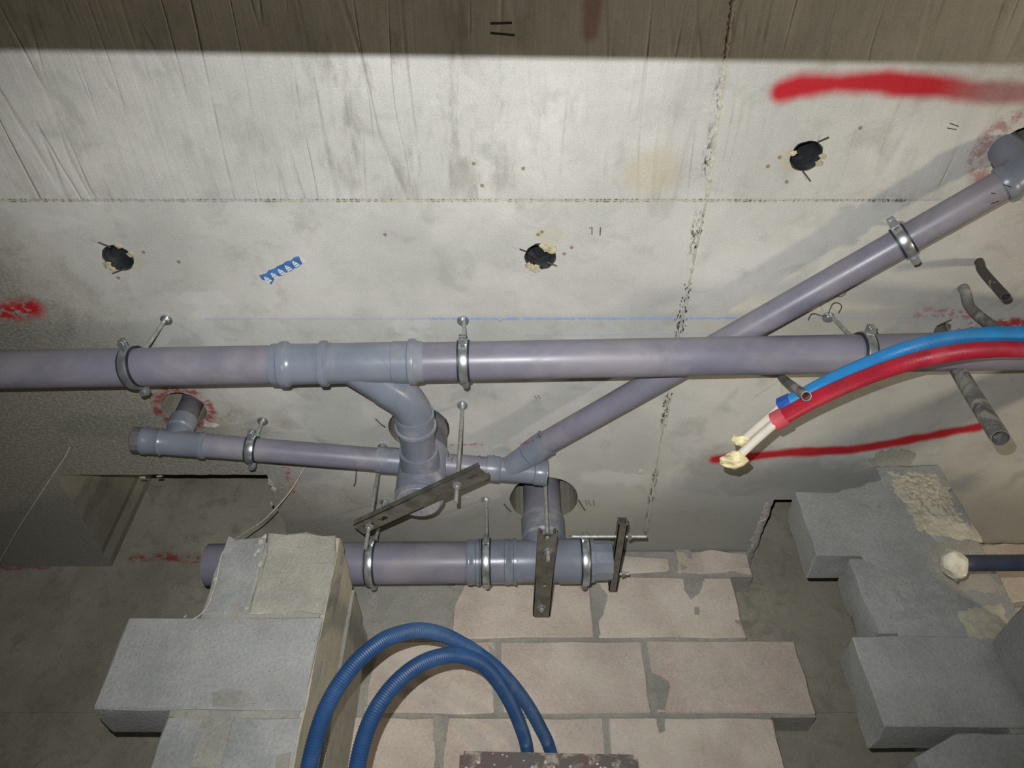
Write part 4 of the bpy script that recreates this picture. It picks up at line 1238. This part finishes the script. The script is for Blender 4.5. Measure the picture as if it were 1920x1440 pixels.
def open_tube(path, r, mat, parent, name='conduit_tube', n=18, wall=.0016):
    pts = spline(path, 8)
    mb = MB().sweep(pts, r, n, caps=False)
    d = (pts[-1]-pts[-2]).normalized()
    mb.lathe(pts[-1], -d, [(0, r), (0, r-wall), (.05, r-wall)], n, False, True)
    return obj(name, mb, mat, parent)
def stub(label, path, r, mat):
    path = [V(p) for p in path]
    t = thing('conduit_stub', label, 'conduit', tuple(path[0]), 'cut conduits hanging from the ceiling')
    open_tube(path, r, mat, t)
    return t
def zcol(px, py, row):
    p = at_z(px, py); return V((p.x, p.y, col_to(p, row)))
b_ = at_z(1833, 490)
t = stub('black mortar-splashed conduit stub hanging beside the diagonal pipe, at upper right', [b_ + V((.002, 0, .03)), b_ + V((.002, 0, -.004)), at_d(1841, 506, 1.50), at_d(1862, 531, 1.45), at_d(1886, 557, 1.40)], .0088, M['stub_black'])
b_ = at_z(1806, 540)
t = stub('pale grey bent conduit stub hanging just below the black one', [b_ + V((-.004, 0, .03)), b_ + V((0, 0, -.005)), at_d(1818, 575, 1.57), at_d(1848, 602, 1.50), at_d(1880, 622, 1.46), at_d(1905, 640, 1.42)], .0105, M['stub_grey'])
b_ = at_z(1462, 700)
t = stub('thin grey conduit stub poking out under the main pipe across the blue conduit end', [b_ + V((.0, 0, .03)), b_ + V((0, 0, -.01)), at_d(1478, 718, 1.50), at_d(1512, 743, 1.32)], .0088, M['stub_grey'])
b_ = H['d1']
t = stub('long dark grey conduit stub hanging lowest at right, beside the end of the red line', [b_ + V((0, .0, .10)), b_ + V((0, .012, -.02)), at_d(1800, 700, 1.50), at_d(1876, 822, 1.27)], .0150, M['stub_grey'])
# the conduit's clip
# blue corrugated hoses looping at the bottom
def hose(px, label):
    path = spline([at_d(*p) for p in px], 12)
    t = thing('corrugated_hose', label, 'hose', tuple(path[0]), 'blue corrugated hoses')
    obj('hose_body', corrugated(path, .0150, .0046, .0014, 18), M['hose'], t)
    return t
hose([(575, 1700, 1.17), (572, 1520, 1.20), (582, 1427, 1.23), (612, 1327, 1.27), (660, 1251, 1.32), (710, 1206, 1.37), (747, 1189, 1.41), (787, 1182, 1.45), (827, 1189, 1.49), (862, 1205, 1.53), (895, 1225, 1.57), (928, 1250, 1.61), (960, 1283, 1.65), (989, 1322, 1.69), (1010, 1359, 1.72), (1030, 1402, 1.74), (1046, 1470, 1.685), (1056, 1600, 1.585), (1060, 1750, 1.48)], 'outer blue corrugated hose, the taller of the two loops before the block wall')
hose([(668, 1700, 1.18), (664, 1520, 1.22), (672, 1427, 1.25), (694, 1353, 1.28), (728, 1297, 1.32), (768, 1258, 1.36), (808, 1236, 1.40), (850, 1228, 1.44), (884, 1235, 1.49), (912, 1252, 1.54), (937, 1283, 1.59), (959, 1322, 1.64), (975, 1360, 1.68), (987, 1400, 1.71), (995, 1470, 1.675), (1000, 1600, 1.58), (1004, 1750, 1.475)], 'inner blue corrugated hose, the lower of the two loops before the block wall')

# navy pipe with a foam plug at the right
nv = thing('capped_pipe', 'dark navy pipe with a pale foam plug entering from the right', 'pipe', tuple(at_d(1790, 1056, 1.52)))
straight(at_d(1792, 1056, 1.52), at_d(2330, 1052, 1.50), .0162, M['navy'], nv, 'pipe', 24)
mb = MB().blob(at_d(1786, 1057, 1.50), .0265, 5, 3, .20, (1.05, .85, 1.0), 1.3)
fp = obj('foam_plug', mb, M['foam_pale'], nv, 24)
obj('foam_drip', MB().lathe(at_d(1790, 1062, 1.50), at_d(1794, 1100, 1.52) - at_d(1790, 1062, 1.50), [(0, .014), (.020, .010), (.036, .003), (.040, .0005)], 8), M['foam_pale'], fp, 25)

# formwork board standing at the bottom
YP = .80
b0, b1 = at_y(862, 1405, YP), at_y(1196, 1412, YP)
fb = thing('formwork_board', 'dark mortar-splashed board standing upright at the bottom edge before the hoses', 'board', ((b0.x+b1.x)/2, YP, FLOOR))
mb = MB()
bmx = bmesh.new(); bmesh.ops.create_cube(bmx, size=1.0)
wb, hb = b1.x-b0.x, b0.z-FLOOR
for v in bmx.verts:
    v.co = V(((v.co.x)*wb + (b0.x+b1.x)/2, v.co.y*.024 + YP+.012, FLOOR + (v.co.z+.5)*(hb if v.co.x < 0 else hb + (b1.z-b0.z))))
bmesh.ops.bevel(bmx, geom=bmx.edges[:], offset=.004, segments=2, affect='EDGES')
ix = {v: i for i, v in enumerate(bmx.verts)}
mb.add([v.co.copy() for v in bmx.verts], [tuple(ix[v] for v in f.verts) for f in bmx.faces]); bmx.free()
obj('board_panel', mb, M['board'], fb, 40)
for i in range(16):
    px = random.uniform(870, 1190); py = random.uniform(1409, 1440)
    p = at_y(px, py, YP)
    obj('mortar_splash', MB().blob(p, random.uniform(.0006, .0018), i, 1, .4, (1.3, .25, 1.0)), M['splash'], fb)

# ------------------------------------------------------------------ strings and wires
def line(name, label, cat, pts, r, mat, n=7, group=None):
    path = spline(pts, 8)
    o = obj(name, MB().sweep(path, r, n), mat, None, loc=path[0])
    return tag(o, label, cat, group)
line('string', 'pale string hanging from the ceiling at far left, beside the slot', 'string', [at_z(131, 838), at_z(118, 862, 1.296), at_z(80, 920, 1.285), at_z(35, 990, 1.27), at_z(0, 1052, 1.26), at_z(-40, 1120, 1.24)], .0016, M['string'])
line('string', 'pale string running down from the thin pipe over the block pillar', 'string', [at_z(574, 870, 1.298), at_z(545, 920, 1.25), at_z(500, 970, 1.17), at_z(462, 997, 1.09), at_y(440, 1012, 1.42), at_y(418, 1035, YL-.008), at_y(411, 1060, YL-.008), at_y(406, 1085, YL-.008), at_y(399, 1110, YL-.008), at_y(390, 1135, YL-.008), at_y(376, 1152, YL-.009), at_y(362, 1161, YL-.009)], .0014, M['string'])
line('tie_wire', 'thin loop of tie wire at the anchor of the clamp beside the blue conduit', 'wire', [at_z(1572, 588, 1.296), at_z(1578, 575, 1.28), at_z(1572, 568, 1.27), at_z(1562, 569, 1.275), at_z(1556, 580, 1.285), at_z(1552, 590, 1.292), at_z(1540, 592, 1.285), at_z(1528, 588, 1.275), at_z(1520, 590, 1.27), at_z(1515, 600, 1.265)], .0009, M['wire'])
line('tie_wire', 'short hanging wire tail under the thin left drain pipe', 'wire', [at_z(668, 868, 1.299), at_z(668, 885, 1.28), at_z(666, 905, 1.26), at_z(663, 911, 1.255)], .0014, M['wire'])
line('tie_wire', 'small wire curl hanging from the diagonal pipe', 'wire', [at_z(1565, 553, 1.215), at_z(1574, 553, 1.205), at_z(1582, 548, 1.20), at_z(1584, 543, 1.20)], .0008, M['wire'])
line('tie_wire', 'bent wire across the hole of the long grey stub', 'wire', [at_z(1757, 612, 1.296), at_z(1764, 608, 1.292), at_z(1776, 603, 1.29), at_z(1784, 599, 1.29)], .0016, M['wire'])
line('tie_wire', 'short rusty wire left of the lower ceiling hole', 'wire', [at_z(945, 945, 1.298), at_z(951, 953, 1.292), at_z(958, 959, 1.294)], .0016, M['wire'])
line('tie_wire', 'short rusty wire right of the lower ceiling hole', 'wire', [at_z(1085, 938, 1.298), at_z(1091, 948, 1.292), at_z(1097, 957, 1.29)], .0018, M['wire'])
line('tie_wire', 'short rusty wire left of the stack hole', 'wire', [at_z(704, 785, 1.298), at_z(714, 795, 1.292), at_z(722, 801, 1.296)], .0015, M['wire'])
line('tie_wire', 'thin white wire hanging behind the end of the blue conduit', 'wire', [at_z(1464, 712, 1.299), at_z(1466, 730, 1.28), at_z(1463, 750, 1.26), at_z(1460, 765, 1.25)], .0014, M['string'])
